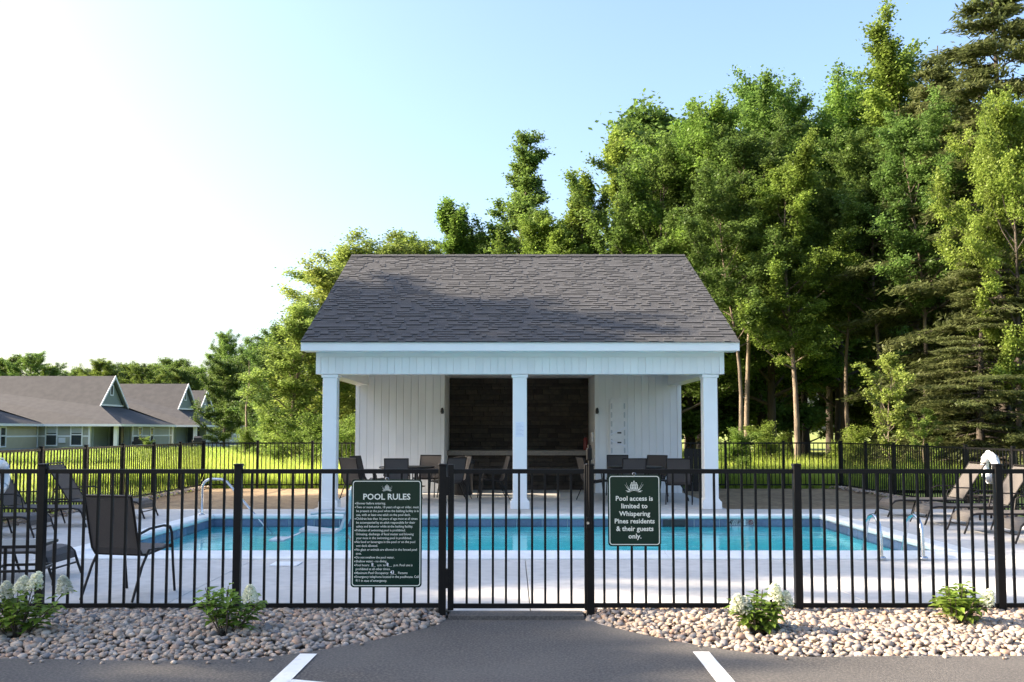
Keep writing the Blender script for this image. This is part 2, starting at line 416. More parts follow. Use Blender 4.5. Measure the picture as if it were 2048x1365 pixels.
# larger stones lying on top, each its own
stone_me = []
for v in range(6):
    S = np.array([[1, .78 + .03 * v, .52 + .03 * v]]); stone_me.append(pebbles('river_stone', np.zeros((1, 3)), S, np.random.default_rng(50 + v)))
for i in range(260):
    side = -1 if i % 2 else 1
    x = side * random.uniform(.62, 4.75); e = bed_edge(x)
    if e > 8: continue
    y = random.uniform(e + .03, 8.0); s = random.uniform(.026, .038) * (1.35 if random.random() < .06 else 1)
    o = piece('river_stone', stone_me[i % 6], None, (x, y, mound(x, y) + .026), (random.uniform(-.2, .2), random.uniform(-.2, .2), random.uniform(0, 6.28)))
    o.scale = (s * random.uniform(.9, 1.25), s, s * random.uniform(.8, 1.1))
    tag(o, 'larger smooth river stone lying on top of the pebble bed along the fence', 'stone', 'larger river stones on the pebble beds')

for i in range(26):
    side = -1 if i % 2 else 1; x = side * random.uniform(.8, 4.3); y = bed_edge(x) - abs(random.gauss(.0, .09)) - .035; sz = random.uniform(.010, .02)
    if y > 7.8: continue
    o = piece('river_stone', stone_me[i % 6], None, (x, y, -.02 + sz * .45), (0, 0, random.uniform(0, 6.28))); o.scale = (sz * 1.2, sz, sz)
    tag(o, 'small stray stone that rolled onto the asphalt from the pebble bed', 'stone', 'stray stones on the asphalt')
# ------------------------------------------------------------------ pool and deck
PX0, PX1, PY0, PY1 = -5.35, 5.52, 11.85, 16.95      # inner edge of the coping
CW = .42
deck = empty('pool_deck', (0, 8.2, 0)); tag(deck, kind='structure')
def slab(x0, x1, y0, y1):
    MB().bbox(x0 + .004, x1 - .004, y0 + .004, y1 - .004, -.12, 0, .006).build('slab', 'concrete', deck, (0, -8.2, 0))
ox0, ox1, oy0, oy1 = PX0 - CW, PX1 + CW, PY0 - CW, PY1 + CW
dx = [-8.32, ox0, -3.1, .16, 3.2, ox1, 8.9]
for a, b in zip(dx[:-1], dx[1:]):
    slab(a, b, 8.2, oy0); slab(a, b, oy1, 18.68)
for a, b in ((oy0, 14.3), (14.3, oy1)):
    slab(-8.32, ox0, a, b); slab(ox1, 8.9, a, b)
pool = empty('pool', (0, PY0, 0)); tag(pool, 'rectangular in ground swimming pool with white coping and dark blue tile band', 'pool')
PL = (0, -PY0, 0)
bs = MB()
bs.add([(PX0, PY0, -.33), (PX1, PY0, -.33), (PX1, PY1, -.33), (PX0, PY1, -.33), (PX0, PY0, -.02), (PX1, PY0, -.02), (PX1, PY1, -.02), (PX0, PY1, -.02)],
       [(0, 1, 2, 3), (0, 4, 5, 1), (1, 5, 6, 2), (2, 6, 7, 3), (3, 7, 4, 0)])
ob = bs.build('basin', 'plaster', pool, PL)
# rounded coping, mitred ring in sections
def coping_sec(p0, p1, inward, e0, e1):
    """section from p0 to p1 along the inner edge; profile runs from the outer edge to the inner nose"""
    prof = [(CW, -.1), (CW, .012), (CW - .02, .02), (.12, .03), (.05, .052), (.015, .058), (-.02, .045), (-.035, .02), (-.03, -.015), (0, -.035), (0, -.1)]
    p0 = Vector(p0); p1 = Vector(p1); out = -Vector(inward); t = (p1 - p0).normalized(); vs = []
    for (P, e, sgn) in ((p0, e0, -1), (p1, e1, 1)):
        for (o_, z) in prof: q = P + out * o_ + t * (sgn * o_ if e else 0); vs.append((q.x, q.y, z))
    n = len(prof); fs = [(i, i + 1, n + i + 1, n + i) for i in range(n - 1)] + [list(range(n)), list(range(n, 2 * n))[::-1]]
    MB().add(vs, fs).build('coping', 'coping', pool, PL)
def coping_run(a, b, inward, n):
    a = Vector(a); b = Vector(b)
    for i in range(n):
        p = a.lerp(b, i / n); q = a.lerp(b, (i + 1) / n); t = (b - a).normalized() * .002
        coping_sec(p + (t if i else t * 0), q - (t if i < n - 1 else t * 0), inward, i == 0, i == n - 1)
coping_run((PX0, PY0), (PX1, PY0), (0, 1), 6)
coping_run((PX1, PY0), (PX1, PY1), (-1, 0), 3)
coping_run((PX1, PY1), (PX0, PY1), (0, -1), 6)
coping_run((PX0, PY1), (PX0, PY0), (1, 0), 3)
tile_me = {}
def tiles(a, b, inward, n):
    a = Vector(a); b = Vector(b); L = (b - a).length / n; ang = math.atan2((b - a).y, (b - a).x)
    key = round(L, 3)
    if key not in tile_me: tile_me[key] = MB().bbox(-L / 2 + .006, L / 2 - .006, -.006, .012, -.175, -.036, .004).mesh('tile', 'pool_tile')
    for i in range(n):
        p = a.lerp(b, (i + .5) / n) + Vector(inward) * .008
        piece('tile', tile_me[key], pool, (p.x, p.y - PY0, 0), (0, 0, ang))
tiles((PX0, PY1), (PX1, PY1), (0, -1), 24); tiles((PX0, PY0), (PX1, PY0), (0, 1), 24)
tiles((PX0, PY0), (PX0, PY1), (1, 0), 11); tiles((PX1, PY0), (PX1, PY1), (-1, 0), 11)
MB().add([(PX0, PY1 - .003, -.175), (PX1, PY1 - .003, -.175), (PX1, PY1 - .003, -.036), (PX0, PY1 - .003, -.036)], [(0, 1, 2, 3)]).build('grout', 'grout', pool, PL)
MB().add([(PX0 + .003, PY0, -.175), (PX0 + .003, PY1, -.175), (PX0 + .003, PY1, -.036), (PX0 + .003, PY0, -.036)], [(0, 1, 2, 3)]).build('grout', 'grout', pool, PL)
MB().add([(PX1 - .003, PY0, -.175), (PX1 - .003, PY1, -.175), (PX1 - .003, PY1, -.036), (PX1 - .003, PY0, -.036)], [(0, 1, 2, 3)]).build('grout', 'grout', pool, PL)
for x in (2.9, -2.0):
    sk = MB().box(x - .2, x + .2, PY1 - .03, PY1 + .02, -.16, -.045).build('skimmer', 'plastic_black', pool, PL)
wt = MB().add([(PX0 + .01, PY0 + .01, -.145), (PX1 - .01, PY0 + .01, -.145), (PX1 - .01, PY1 - .01, -.145), (PX0 + .01, PY1 - .01, -.145)], [(0, 1, 2, 3)]).build('water', 'water')
tag(wt, kind='structure')

# ------------------------------------------------------------------ text
def text_mesh(body, size, bold=.0):
    cu = bpy.data.curves.new('t', 'FONT'); cu.body = body; cu.size = size; cu.resolution_u = 2; cu.offset = bold * size
    o = bpy.data.objects.new('t', cu); COL.objects.link(o)
    dg = bpy.context.evaluated_depsgraph_get(); dg.update()
    me = bpy.data.meshes.new_from_object(o.evaluated_get(dg))
    v = np.array([p.co[:] for p in me.vertices]).reshape(-1, 3); f = [list(p.vertices) for p in me.polygons]
    bpy.data.objects.remove(o); bpy.data.curves.remove(cu); bpy.data.meshes.remove(me)
    return v, f
def lettering(mb, body, x, z, size, y, width=None, bold=.012, align='l', xs=1.0):
    v, f = text_mesh(body, size, bold)
    if not len(v): return
    w0 = v[:, 0].max() - v[:, 0].min(); k = (width / w0) if width else xs
    v[:, 0] = (v[:, 0] - v[:, 0].min()) * k
    if align == 'c': v[:, 0] -= (v[:, 0].max()) / 2
    mb.add([(x + p[0], y, z + p[1]) for p in v], f)
    return k
def rrect(x0, x1, z0, z1, r, n=6):
    pts = []
    for cx, cz, a in ((x1 - r, z1 - r, 0), (x0 + r, z1 - r, 90), (x0 + r, z0 + r, 180), (x1 - r, z0 + r, 270)):
        for i in range(n + 1): pts.append((cx + r * math.cos(R(a + 90 * i / n)), cz + r * math.sin(R(a + 90 * i / n))))
    return pts
def emblem(mb, cx, cz, s, y):
    """pine cone between needles; s = overall width"""
    h = s * .56
    for row in range(7):
        t = row / 6; zz = cz + h * (.06 + .84 * t); hw = s * .215 * math.sin(math.pi * (.22 + .72 * t)) ** .8 if t < .95 else s * .05
        n = [4, 5, 5, 5, 4, 3, 1][row]
        for i in range(n):
            u = 0 if n == 1 else (i / (n - 1) * 2 - 1); x = cx + u * hw * .86; d = s * .045
            mb.add([(x - d, y, zz), (x, y, zz - h * .075), (x + d, y, zz), (x, y, zz + h * .085)], [(0, 1, 2, 3)])
    for sg in (-1, 1):
        for (x1, z1, b) in ((.50, .40, .10), (.44, .52, .13), (.46, .02, -.03), (.40, -.06, -.06)):
            pts = []
            for i in range(9):
                t = i / 8; x = sg * s * (.06 + (x1 - .06) * t); z = cz + s * (.0 + (z1 - 0) * t * t * .9 + b * 0) - s * .03 * math.sin(math.pi * t)
                pts.append((cx + x, z, s * .018 * math.sin(math.pi * min(1, .15 + t * .85)) + s * .004))
            top = [(x, y, z + w) for x, z, w in pts]; bot = [(x, y, z - w) for x, z, w in pts]
            k = len(pts); mb.add(top + bot, [(i, i + 1, k + i + 1, k + i) for i in range(k - 1)])
def sign_plate(root, x0, x1, z0, z1, y):
    L = root.location; off = (-L.x, -L.y, -L.z)
    MB().prism(rrect(x0, x1, z0, z1, .03), 'y', y, y + .004).build('plate', 'sign_green', root, off)
    a = rrect(x0 + .012, x1 - .012, z0 + .012, z1 - .012, .024); b = rrect(x0 + .0185, x1 - .0185, z0 + .0185, z1 - .0185, .019)
    n = len(a); yy = y - .0012
    MB().add([(p[0], yy, p[1]) for p in a] + [(p[0], yy, p[1]) for p in b], [(i, (i + 1) % n, n + (i + 1) % n, n + i) for i in range(n)]).build('border', 'sign_letter', root, off)
    for (bx, bz) in (((x0 + x1) / 2, z1 - .006), ((x0 + x1) / 2, z0 + .006)):
        MB().tube([(bx, y + .02, bz), (bx, y - .004, bz)], .004, 8).build('bolt', 'steel', root, off)
    for zz in (z1 + .008,):
        MB().tube([((x0 + x1) / 2 - .02, y + .004, zz - .02), ((x0 + x1) / 2 - .01, y + .004, zz + .006), ((x0 + x1) / 2 + .01, y + .004, zz + .006), ((x0 + x1) / 2 + .02, y + .004, zz - .02)], .0025, 6).build('wire_tie', 'steel', root, off)
    return off
FY = 8.07
SY = FY - .018
# pool rules
x0, x1, z0, z1 = -1.367, -.765, .226, 1.135
s1 = empty('pool_rules_sign', (-1.066, SY, z0)); off = sign_plate(s1, x0, x1, z0, z1, SY)
tag(s1, 'tall green pool rules sign with cream border and small lettering hung on the fence', 'sign')
u = (x1 - x0) / 785.0
def zx(px): return x0 + (px - 90) * u
def zz(py): return z1 - (py - 100) * u
yy = SY - .0014
mb = MB(); emblem(mb, (zx(485)), zz(222), 118 * u, yy); mb.build('emblem', 'sign_letter', s1, off)
mb = MB(); lettering(mb, 'POOL RULES', zx(222), zz(322), 92 * u, yy, 523 * u, .02); mb.build('heading', 'sign_letter', s1, off)
rules = ['Shower before entering.', 'Two or more adults, 18 years of age or older, must', 'be present at the pool when the bathing facility is in', 'use, with at least one adult on the pool deck.',
         'Children less than 16 years of age must at all times', 'be accompanied by an adult responsible for their', 'safety and behavior while at the bathing facility.', 'Pollution of swimming pool is prohibited.',
         'Urinating, discharge of fecal matter and blowing', 'your nose in the swimming pool is prohibited.', 'No food or beverages in the pool or on the pool', 'wet deck allowed.', 'No glass or animals are allowed in the fenced pool', 'area.',
         'Do not swallow the pool water.', 'Shallow water - no diving.', 'Pool hours:  ___  a.m. to  ___  p.m. Pool use is', 'prohibited at all other times.', 'Maximum Pool Occupancy:  ____  Persons', 'Emergency telephone located in the poolhouse. Call', '911 in case of emergency.']
bul = {0, 1, 4, 7, 10, 12, 14, 15, 16, 18, 19}
kx = None
kx = lettering(MB(), rules[2], 0, 0, 36 * u, yy, 691 * u, .012)
for i, t in enumerate(rules):
    zb = zz(375 + i * 42.4); mb = MB()
    lettering(mb, t, zx(147), zb, 36 * u, yy, None, .006, 'l', kx)
    if i in bul:
        c = (zx(136), zb + 10 * u); r = 6 * u
        mb.add([(c[0] + r * math.cos(a * math.pi / 4), yy, c[1] + r * math.sin(a * math.pi / 4)) for a in range(8)], [list(range(8))])
    mb.build('lettering', 'sign_letter', s1, off)
for t, px, row in (('8', 320, 16), ('8', 487, 16), ('43', 527, 18)):
    mb = MB(); lettering(mb, t, zx(px), zz(375 + row * 42.4 - 2), 50 * u, yy - .0006, None, .012, 'l', .9)
    mb.build('handwriting', 'marker_white', s1, off)
# guest notice
x0, x1, z0, z1 = .816, 1.266, .571, 1.176
s2 = empty('guest_notice_sign', (1.041, SY, z0)); off = sign_plate(s2, x0, x1, z0, z1, SY)
tag(s2, 'smaller green sign about pool access for residents and their guests, hung on the fence', 'sign')
u = (x1 - x0) / 785.0
def zx(px): return x0 + (px - 178) * u
def zz(py): return z1 - (py - 212) * u
mb = MB(); emblem(mb, zx(567), zz(452), 275 * u, yy); mb.build('emblem', 'sign_letter', s2, off)
mb = MB()
for t, cx, w, zb in (('Pool access is', 570, 550, 597), ('limited to', 571, 388, 708), ('Whispering', 573, 460, 821), ('Pines residents', 573, 592, 930), ('& their guests', 574, 552, 1042), ('only.', 575, 192, 1152)):
    mb = MB(); lettering(mb, t, zx(cx), zz(zb), 98 * u, yy, w * u, .02, 'c')
    mb.build('lettering', 'sign_letter', s2, off)

# ------------------------------------------------------------------ fences
PICK = {}
def picket_mesh(h, w=.019):
    k = (round(h, 3), w)
    if k not in PICK: PICK[k] = MB().box(-w / 2, w / 2, -w / 2, w / 2, 0, h).mesh('picket', 'black_metal')
    return PICK[k]
post_me = MB().bbox(-.0315, .0315, -.0315, .0315, -.25, 1.248, .004).mesh('post', 'black_metal')
cap_me = MB().bbox(-.036, .036, -.036, .036, 1.2475, 1.268, .006).mesh('cap', 'black_metal')
def fence(name, label, a, b, posts, group=None, sp=.1165, top=1.222, bot=.055, shift=0):
    """a,b ends; posts = distances along the run"""
    a = Vector((*a, 0)); b = Vector((*b, 0)); L = (b - a).length; ang = math.atan2((b - a).y, (b - a).x)
    r = empty(name, a, ang); tag(r, label, 'fence', group)
    for p in posts:
        o = piece('post', post_me, r, (p, 0, 0)); piece('cap', cap_me, o, (0, 0, 0))
    pm_ = picket_mesh(top - bot - .02)
    ps = sorted(posts)
    for p, q in zip(ps[:-1], ps[1:]):
        MB().box(p + .031, q - .031, -.0145, .0145, top - .038, top).build('rail', 'black_metal', r)
        MB().box(p + .031, q - .031, -.0145, .0145, bot, bot + .036).build('rail', 'black_metal', r)
        n = max(1, round((q - p) / sp)); s = (q - p) / n
        for i in range(1, n): piece('picket', pm_, r, (p + i * s, 0, bot + .01))
    return r
FL, FR, FB = -8.42, 8.97, 25.7
lp = [x - FL for x in (FL, -7.47, -5.735, -4.005, -2.335, -.592)]
fence('pool_fence', 'black metal picket fence in front of the pool carrying the pool rules sign', (FL, FY), (-.592, FY), lp, 'pool enclosure fences')
rp = [x - .665 for x in (.665, 2.43, 4.146, 5.88, 7.6, FR)]
fence('pool_fence', 'black metal picket fence in front of the pool carrying the guest notice', (.665, FY), (FR, FY), rp, 'pool enclosure fences')
fence('pool_fence', 'black side fence running back past the loungers towards the townhouses', (FL, FY), (FL, FB), [i * 1.763 for i in range(1, 11)], 'pool enclosure fences')
fence('pool_fence', 'black side fence running back past the loungers below the dark woods', (FR, FY), (FR, FB), [i * 1.763 for i in range(1, 11)], 'pool enclosure fences')
HX0, HX1 = -3.89, 4.21
n = 3
fence('pool_fence', 'black rear fence between sunny meadow and the birch side of the pool house', (FL, FB), (HX0 - .03, FB), [0 + (HX0 - .06 - FL) * i / n for i in range(n + 1)][1:] + [.03], 'pool enclosure fences')
fence('pool_fence', 'black rear fence between pool house and dark wood trunks', (HX1 + .03, FB), (FR, FB), [.03] + [(FR - HX1 - .03) * i / n for i in range(1, n)] + [FR - HX1 - .07], 'pool enclosure fences')
# gate
gt = empty('pool_gate', (.03, FY, 0)); tag(gt, 'closed black metal picket gate with side latch between two fence posts', 'gate')
for x in (-.545 - .03, .585):
    MB().bbox(x, x + .05, -.025, .025, .035, 1.262, .004).build('stile', 'black_metal', gt)
MB().box(-.525, .585, -.0145, .0145, 1.184, 1.222).build('rail', 'black_metal', gt)
MB().box(-.525, .585, -.0145, .0145, .05, .088).build('rail', 'black_metal', gt)
for i in range(1, 10): piece('picket', picket_mesh(1.147), gt, (-.525 + i * 1.11 / 10, 0, .065))
for z in (.22, 1.0):
    MB().box(-.60, -.56, -.03, .03, z, z + .16).build('hinge', 'black_metal', gt)
lt = MB().tube([(.628, -.03, .80), (.628, -.03, 1.36)], .011, 8); lt.bbox(.605, .65, -.05, -.012, 1.30, 1.40, .006); lt.bbox(.60, .645, -.048, -.01, .72, .82, .005)
lt.tube([(.628, -.03, 1.40), (.628, -.03, 1.43)], .016, 10); lt.build('latch', 'black_metal', gt)
MB().tube([(.612, -.05, .77), (.612, -.064, .77)], .012, 12).build('lock_cylinder', 'steel', gt)

# ------------------------------------------------------------------ pool house
hx, hw = .16, 4.05
Y0, YW, YB = 18.62, 23.4, 29.0       # front of the beam, front wall, rear wall
H = empty('pool_house', (hx, Y0, 0)); tag(H, 'white open fronted pool house with dark shingled gable roof and three columns', 'building')
HO = (-hx, -Y0, 0)
def hp(mb, name, mat, parent=None, o=None):
    return mb.build(name, mat, parent or H, HO if parent is None else (0, 0, 0))
sl = MB().box(hx - hw - .02, hx + hw + .02, 18.69, YB, -.1, .004); hp(sl, 'floor_slab', 'concrete')
# columns
for cx in (-3.625, .155, 3.945):
    c = MB().bbox(cx - .14, cx + .14, Y0 + .06, Y0 + .34, .16, 2.665, .008); o = hp(c, 'column', 'white_trim')
    hp(MB().bbox(cx - .19, cx + .19, Y0 + .01, Y0 + .39, .003, .15, .008).prism([(cx - .175, .15), (cx + .175, .15), (cx + .143, .20), (cx - .143, .20)], 'y', Y0 + .025, Y0 + .375), 'base', 'white_trim', o)
    hp(MB().bbox(cx - .165, cx + .165, Y0 + .035, Y0 + .365, 2.60, 2.662, .008), 'capital', 'white_trim', o)
# front beam: frame with upright boards
bm_ = hp(MB().box(hx - hw, hx + hw, Y0 + .03, Y0 + .38, 2.668, 3.12), 'beam', 'white_trim')
hp(MB().box(hx - hw - .004, hx + hw + .004, Y0 + .004, Y0 + .028, 3.01, 3.125), 'top_trim', 'white_trim', bm_)
hp(MB().box(hx - hw - .004, hx - hw + .09, Y0 + .004, Y0 + .028, 2.665, 3.008), 'corner_trim', 'white_trim', bm_)
hp(MB().box(hx + hw - .09, hx + hw + .004, Y0 + .004, Y0 + .028, 2.665, 3.008), 'corner_trim', 'white_trim', bm_)
nb = 54; bw = (2 * hw - .186) / nb
bme = MB().bbox(.0015, bw - .0015, .014, .03, 2.668, 3.006, .002).mesh('board', 'white_vinyl')
for i in range(nb): piece('board', bme, bm_, (hx - hw + .093 + i * bw, Y0, 0))
# side beams, ceiling
for s in (-1, 1):
    xa = hx + s * hw; xb = xa - s * .32
    hp(MB().box(min(xa, xb), max(xa, xb), Y0 + .382, YW + .002, 2.668, 2.97), 'side_beam', 'white_trim')
hp(MB().box(hx - hw + .32, hx + hw - .32, Y0 + .382, 25.4, 2.95, 2.99), 'ceiling', 'white_vinyl')
# walls either side of the bar
def board_wall(name, x0, x1, y, z0, z1, n):
    w = hp(MB().box(x0, x1, y + .022, y + .16, z0, z1), name, 'white_vinyl')
    k = (x1 - x0) / n; me = MB().bbox(.002, k - .002, 0, .024, z0, z1, .003).mesh('board', 'white_vinyl')
    for i in range(n): piece('board', me, w, (x0 + i * k, y, 0))
    return w
BX0, BX1 = hx - 1.84, hx + 1.90
wl_ = board_wall('wall', hx - hw + .10, BX0 - .1, YW, .005, 2.95, 11)
wr_ = board_wall('wall', BX1 + .1, hx + hw - .10, YW, .005, 2.95, 11)
for x in (hx - hw, hx + hw - .098): hp(MB().box(x, x + .098, YW - .012, YW + .16, .005, 2.666), 'corner_board', 'white_trim')
for x0_, x1_ in ((BX0 - .1, BX0), (BX1, BX1 + .1)):
    hp(MB().box(x0_ + .002, x1_ - .002, YW - .008, 25.28, .005, 2.95), 'jamb', 'white_vinyl')
for x in (hx - hw + .002, hx + hw - .14): hp(MB().box(x, x + .138, YW + .162, YB - .15, .005, 3.0), 'side_wall', 'white_vinyl')
hp(MB().box(hx - hw + .002, hx + hw - .002, YB - .148, YB, .005, 3.0), 'rear_wall', 'white_vinyl')
# stone wall behind the bar: ledge stones one by one
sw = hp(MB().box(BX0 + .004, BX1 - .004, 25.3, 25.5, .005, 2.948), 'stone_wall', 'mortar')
rs = random.Random(5); z = .01; smc = {}
while z < 2.90:
    h = rs.choice((.08, .10, .12, .14)); h = min(h, 2.944 - z); x = BX0 + .008
    if h < .04: break
    while x < BX1 - .03:
        w = rs.choice((.26, .34, .42, .5, .62)); w = min(w, BX1 - .008 - x)
        if BX1 - .008 - x - w < .12: w = BX1 - .008 - x
        d = rs.choice((.03, .045, .06)); key = (round(w, 3), h, d)
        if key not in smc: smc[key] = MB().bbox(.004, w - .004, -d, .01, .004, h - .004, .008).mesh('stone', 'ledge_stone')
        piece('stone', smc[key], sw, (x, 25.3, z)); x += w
    z += h
# bar front and counter
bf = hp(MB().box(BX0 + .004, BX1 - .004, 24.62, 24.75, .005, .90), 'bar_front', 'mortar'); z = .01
while z < .86:
    h = min(rs.choice((.10, .12, .14)), .896 - z); x = BX0 + .008
    if h < .04: break
    while x < BX1 - .03:
        w = min(rs.choice((.3, .42, .5, .62)), BX1 - .008 - x)
        if BX1 - .008 - x - w < .12: w = BX1 - .008 - x
        d = rs.choice((.03, .045)); key = (round(w, 3), h, d)
        if key not in smc: smc[key] = MB().bbox(.004, w - .004, -d, .01, .004, h - .004, .008).mesh('stone', 'ledge_stone')
        piece('stone', smc[key], bf, (x, 24.62, z)); x += w
    z += h
hp(MB().bbox(BX0 - .03, BX1 + .03, 24.38, 25.22, .902, 1.03, .008), 'counter', 'counter')
# roof
EY, RY, EZ, RZ = 18.2, 23.8, 3.28, 6.0
hl = 4.25
sl_ = (RZ - EZ) / (RY - EY); th = .16
rf = hp(MB().prism([(EY + .03, EZ - .02), (RY, RZ - .02), (2 * RY - EY, EZ - .02), (2 * RY - EY, EZ - .12), (RY, RZ - .14), (EY + .03, EZ - .12)], 'x', hx - hl + .02, hx + hl - .02), 'roof', 'mortar')
hp(MB().box(hx - hl, hx + hl, EY - .004, EY + .026, EZ - .185, EZ - .008), 'fascia', 'white_trim', rf)
hp(MB().box(hx - hl, hx + hl, EY + .028, Y0 + .03, EZ - .182, EZ - .165), 'soffit', 'white_trim', rf)
for x in (hx - hl - .012, hx + hl - .018):
    hp(MB().prism([(EY, EZ - .012), (RY, RZ - .012), (2 * RY - EY, EZ - .012), (2 * RY - EY, EZ - .19), (RY, RZ - .19), (EY, EZ - .19)], 'x', x, x + .03), 'rake_board', 'white_trim', rf)
# gable end walls
for x in (hx - hw + .003, hx + hw - .143):
    hp(MB().prism([(Y0 + .35, 3.0), (RY, RZ - .25), (2 * RY - Y0 - .35, 3.0)], 'x', x, x + .14), 'gable_wall', 'white_vinyl')
# shingle tabs, front and rear slopes
def shingles(front):
    rr = np.random.default_rng(11 if front else 12); Q = []; T = []
    sl_len = math.hypot(RY - EY, RZ - EZ) + .03; ny = -math.sin(math.atan(sl_)); nz = math.cos(math.atan(sl_)); ty = math.cos(math.atan(sl_)); tz = math.sin(math.atan(sl_))
    course = .138; n = int(sl_len / course) + 1
    def P(x, s, h):
        s = min(s, sl_len - .03)
        y = EY - .02 + ty * s + ny * h; z = EZ - .012 + tz * s + nz * h
        return (x, y if front else 2 * RY - y, z)
    for k in range(n):
        s0 = k * course - .02; x = hx - hl - .015 - rr.uniform(0, .15)
        thick = False
        while x < hx + hl + .015:
            w = rr.choice((.07, .1, .13, .17, .22)) * rr.uniform(.85, 1.15); xa = max(x, hx - hl - .015); xb = min(x + w, hx + hl + .015); x += w
            if xb - xa < .01: continue
            thick = rr.random() < .5; hgt = .021 if thick else .006
            s1 = s0 + course + .05
            a, b, c, d = P(xa, s0, hgt), P(xb, s0, hgt), P(xb, s1, .003), P(xa, s1, .003)
            e, f = P(xa, s0, -.004), P(xb, s0, -.004)
            t = rr.uniform(.4, 1) if hgt > .01 else rr.uniform(.15, .75)
            Q += [(a, b, c, d), (e, f, b, a), (e, a, d, P(xa, s1, -.004)), (f, P(xb, s1, -.004), c, b)]; T += [t, 0, t, t]  # butt faces get the darkest tint: shade at tab edges put into the colour
    me = quads_mesh('shingles', np.array(Q), 'shingle', np.array(T))
    o = bpy.data.objects.new('shingles', me); link(o); o.parent = rf; tag(o, kind='stuff')
shingles(True); shingles(False)
capm = MB().prism([(-.13, -.055), (0, .016), (.13, -.055), (.13, -.067), (0, .002), (-.13, -.067)], 'x', 0, .292).mesh('ridge_cap', 'shingle')
for i in range(29): piece('ridge_cap', capm, rf, (hx - hl - .01 + i * .2935, RY, RZ + .025 + (i % 2) * .003))
# fittings on the pool house
for x in (BX0 - .05, BX1 + .05):
    sc_ = empty('wall_sconce', (x, YW - .05, 2.02)); tag(sc_, 'small black wall sconce beside the dark stone bar, ' + ('on the side of the plain wall' if x < 0 else 'on the spine board side'), 'lamp', 'bar wall sconces')
    MB().box(-.03, .03, .0, .045, -.06, .06).build('back_plate', 'lamp_black', sc_)
    MB().lathe([(.0, .09), (.02, .085), (.035, .05), (.045, -.03), (.04, -.035), (.0, -.035)], 12, (0, -.05, 0)).build('shade', 'lamp_black', sc_)
spb = empty('spine_board', (2.63, YW - .03, .86)); tag(spb, 'white plastic rescue spine board with straps hung on white wall', 'rescue board')
MB().prism(rrect(-.205, .205, 0, 1.5, .1), 'y', -.02, .025).build('board_shell', 'plastic_white', spb)
for sx in (-1, 1):
    for i in range(6): MB().prism(rrect(sx * .16 - .018, sx * .16 + .018, .12 + i * .22, .26 + i * .22, .016), 'y', -.024, -.019).build('hand_slot', 'plastic_grey', spb)
for (z, a) in ((.62, .25), (.38, -.2)):
    MB().add([(-.19, -.026, z - a * .2), (.19, -.026, z + a * .5), (.19, -.026, z + a * .5 + .035), (-.19, -.026, z - a * .2 + .035)], [(0, 1, 2, 3)]).build('strap', 'paper', spb)
    MB().box(-.02, .08, -.034, -.027, z - .01, z + .025).build('buckle', 'plastic_black', spb)
nt = empty('paper_notice', (.155, Y0 + .058, 1.42)); tag(nt, 'white paper notice taped to the middle column', 'notice')
MB().box(-.088, .088, -.002, .001, 0, .30).build('sheet', 'paper', nt)
for i in range(9): MB().box(-.07, .07 - .03 * (i % 3), -.003, -.0022, .04 + i * .027, .044 + i * .027).build('text_line', 'ink', nt)
fe = empty('fire_extinguisher', (1.93, 24.75, 1.03)); tag(fe, 'small red fire extinguisher standing on the bar counter', 'fire extinguisher')
MB().lathe([(0, 0), (.055, .0), (.058, .02), (.058, .27), (.04, .32), (.018, .335), (0, .335)], 16).build('cylinder', 'red_paint', fe)
MB().box(-.02, .02, -.05, .03, .335, .375).build('valve', 'plastic_black', fe)
tb = MB().bbox(BX1 - .055, BX1 - .003, YW + .35, YW + .5, 1.25, 1.5, .01).build('telephone_box', 'plastic_white'); tag(tb, 'small white emergency telephone box on the bar jamb', 'telephone')
# screen boards right of the house
es = empty('equipment_screen', (4.85, 24.6, -.03)); tag(es, 'dark brown board screen standing behind the woods side column', 'screen')
eb = MB().bbox(.003, .117, -.015, .015, 0, 1.1, .004).mesh('board', 'brown_metal')
for i in range(6): piece('board', eb, es, (-.36 + i * .12, 0, 0))
MB().box(-.36, .36, .016, .05, .9, .98).build('batten', 'brown_metal', es); MB().box(-.36, .36, .016, .05, .15, .23).build('batten', 'brown_metal', es)

# ------------------------------------------------------------------ furniture
def make_chair(light=False):
    r = empty('sling_chair'); sl = 'sling_sunlit' if light else 'sling'
    MB().sheet([(.24, .44), (.22, .455), (.1, .43), (-.1, .405), (-.2, .41)], -.235, .235, .008).build('seat', sl, r)
    MB().sheet([(-.2, .41), (-.25, .47), (-.30, .66), (-.345, .84), (-.375, .945)], -.235, .235, .008).build('backrest', sl, r)
    for s in (-1, 1):
        x = s * .265
        MB().tube([(x, .30, 0), (x, .265, .25), (x, .245, .46), (x, .235, .56), (x, .20, .625), (x, .10, .645), (x, -.12, .635), (x, -.27, .60)], .0125, 8).build('arm', 'brown_metal', r)
        MB().tube([(x * .93, .25, .445), (x * .93, .1, .425), (x * .93, -.1, .40), (x * .93, -.2, .405), (x * .93, -.25, .47), (x * .93, -.30, .66), (x * .93, -.345, .84), (x * .93, -.38, .955)], .0125, 8).build('side_frame', 'brown_metal', r)
        MB().tube([(x, -.12, .44), (x, -.22, .30), (x * 1.02, -.36, 0)], .0125, 8).build('leg', 'brown_metal', r)
        MB().tube([(x * .99, .10, .43), (x * 1.0, .0, .44), (x, -.12, .44)], .010, 6).build('bracket', 'brown_metal', r)
    MB().tube([(-.25, -.375, .95), (.25, -.375, .95)], .0125, 8).build('top_rail', 'brown_metal', r)
    MB().tube([(-.26, -.15, .395), (.26, -.15, .395)], .010, 8).build('stretcher', 'brown_metal', r)
    MB().tube([(-.26, .245, .43), (.26, .245, .43)], .010, 8).build('stretcher', 'brown_metal', r)
    return r
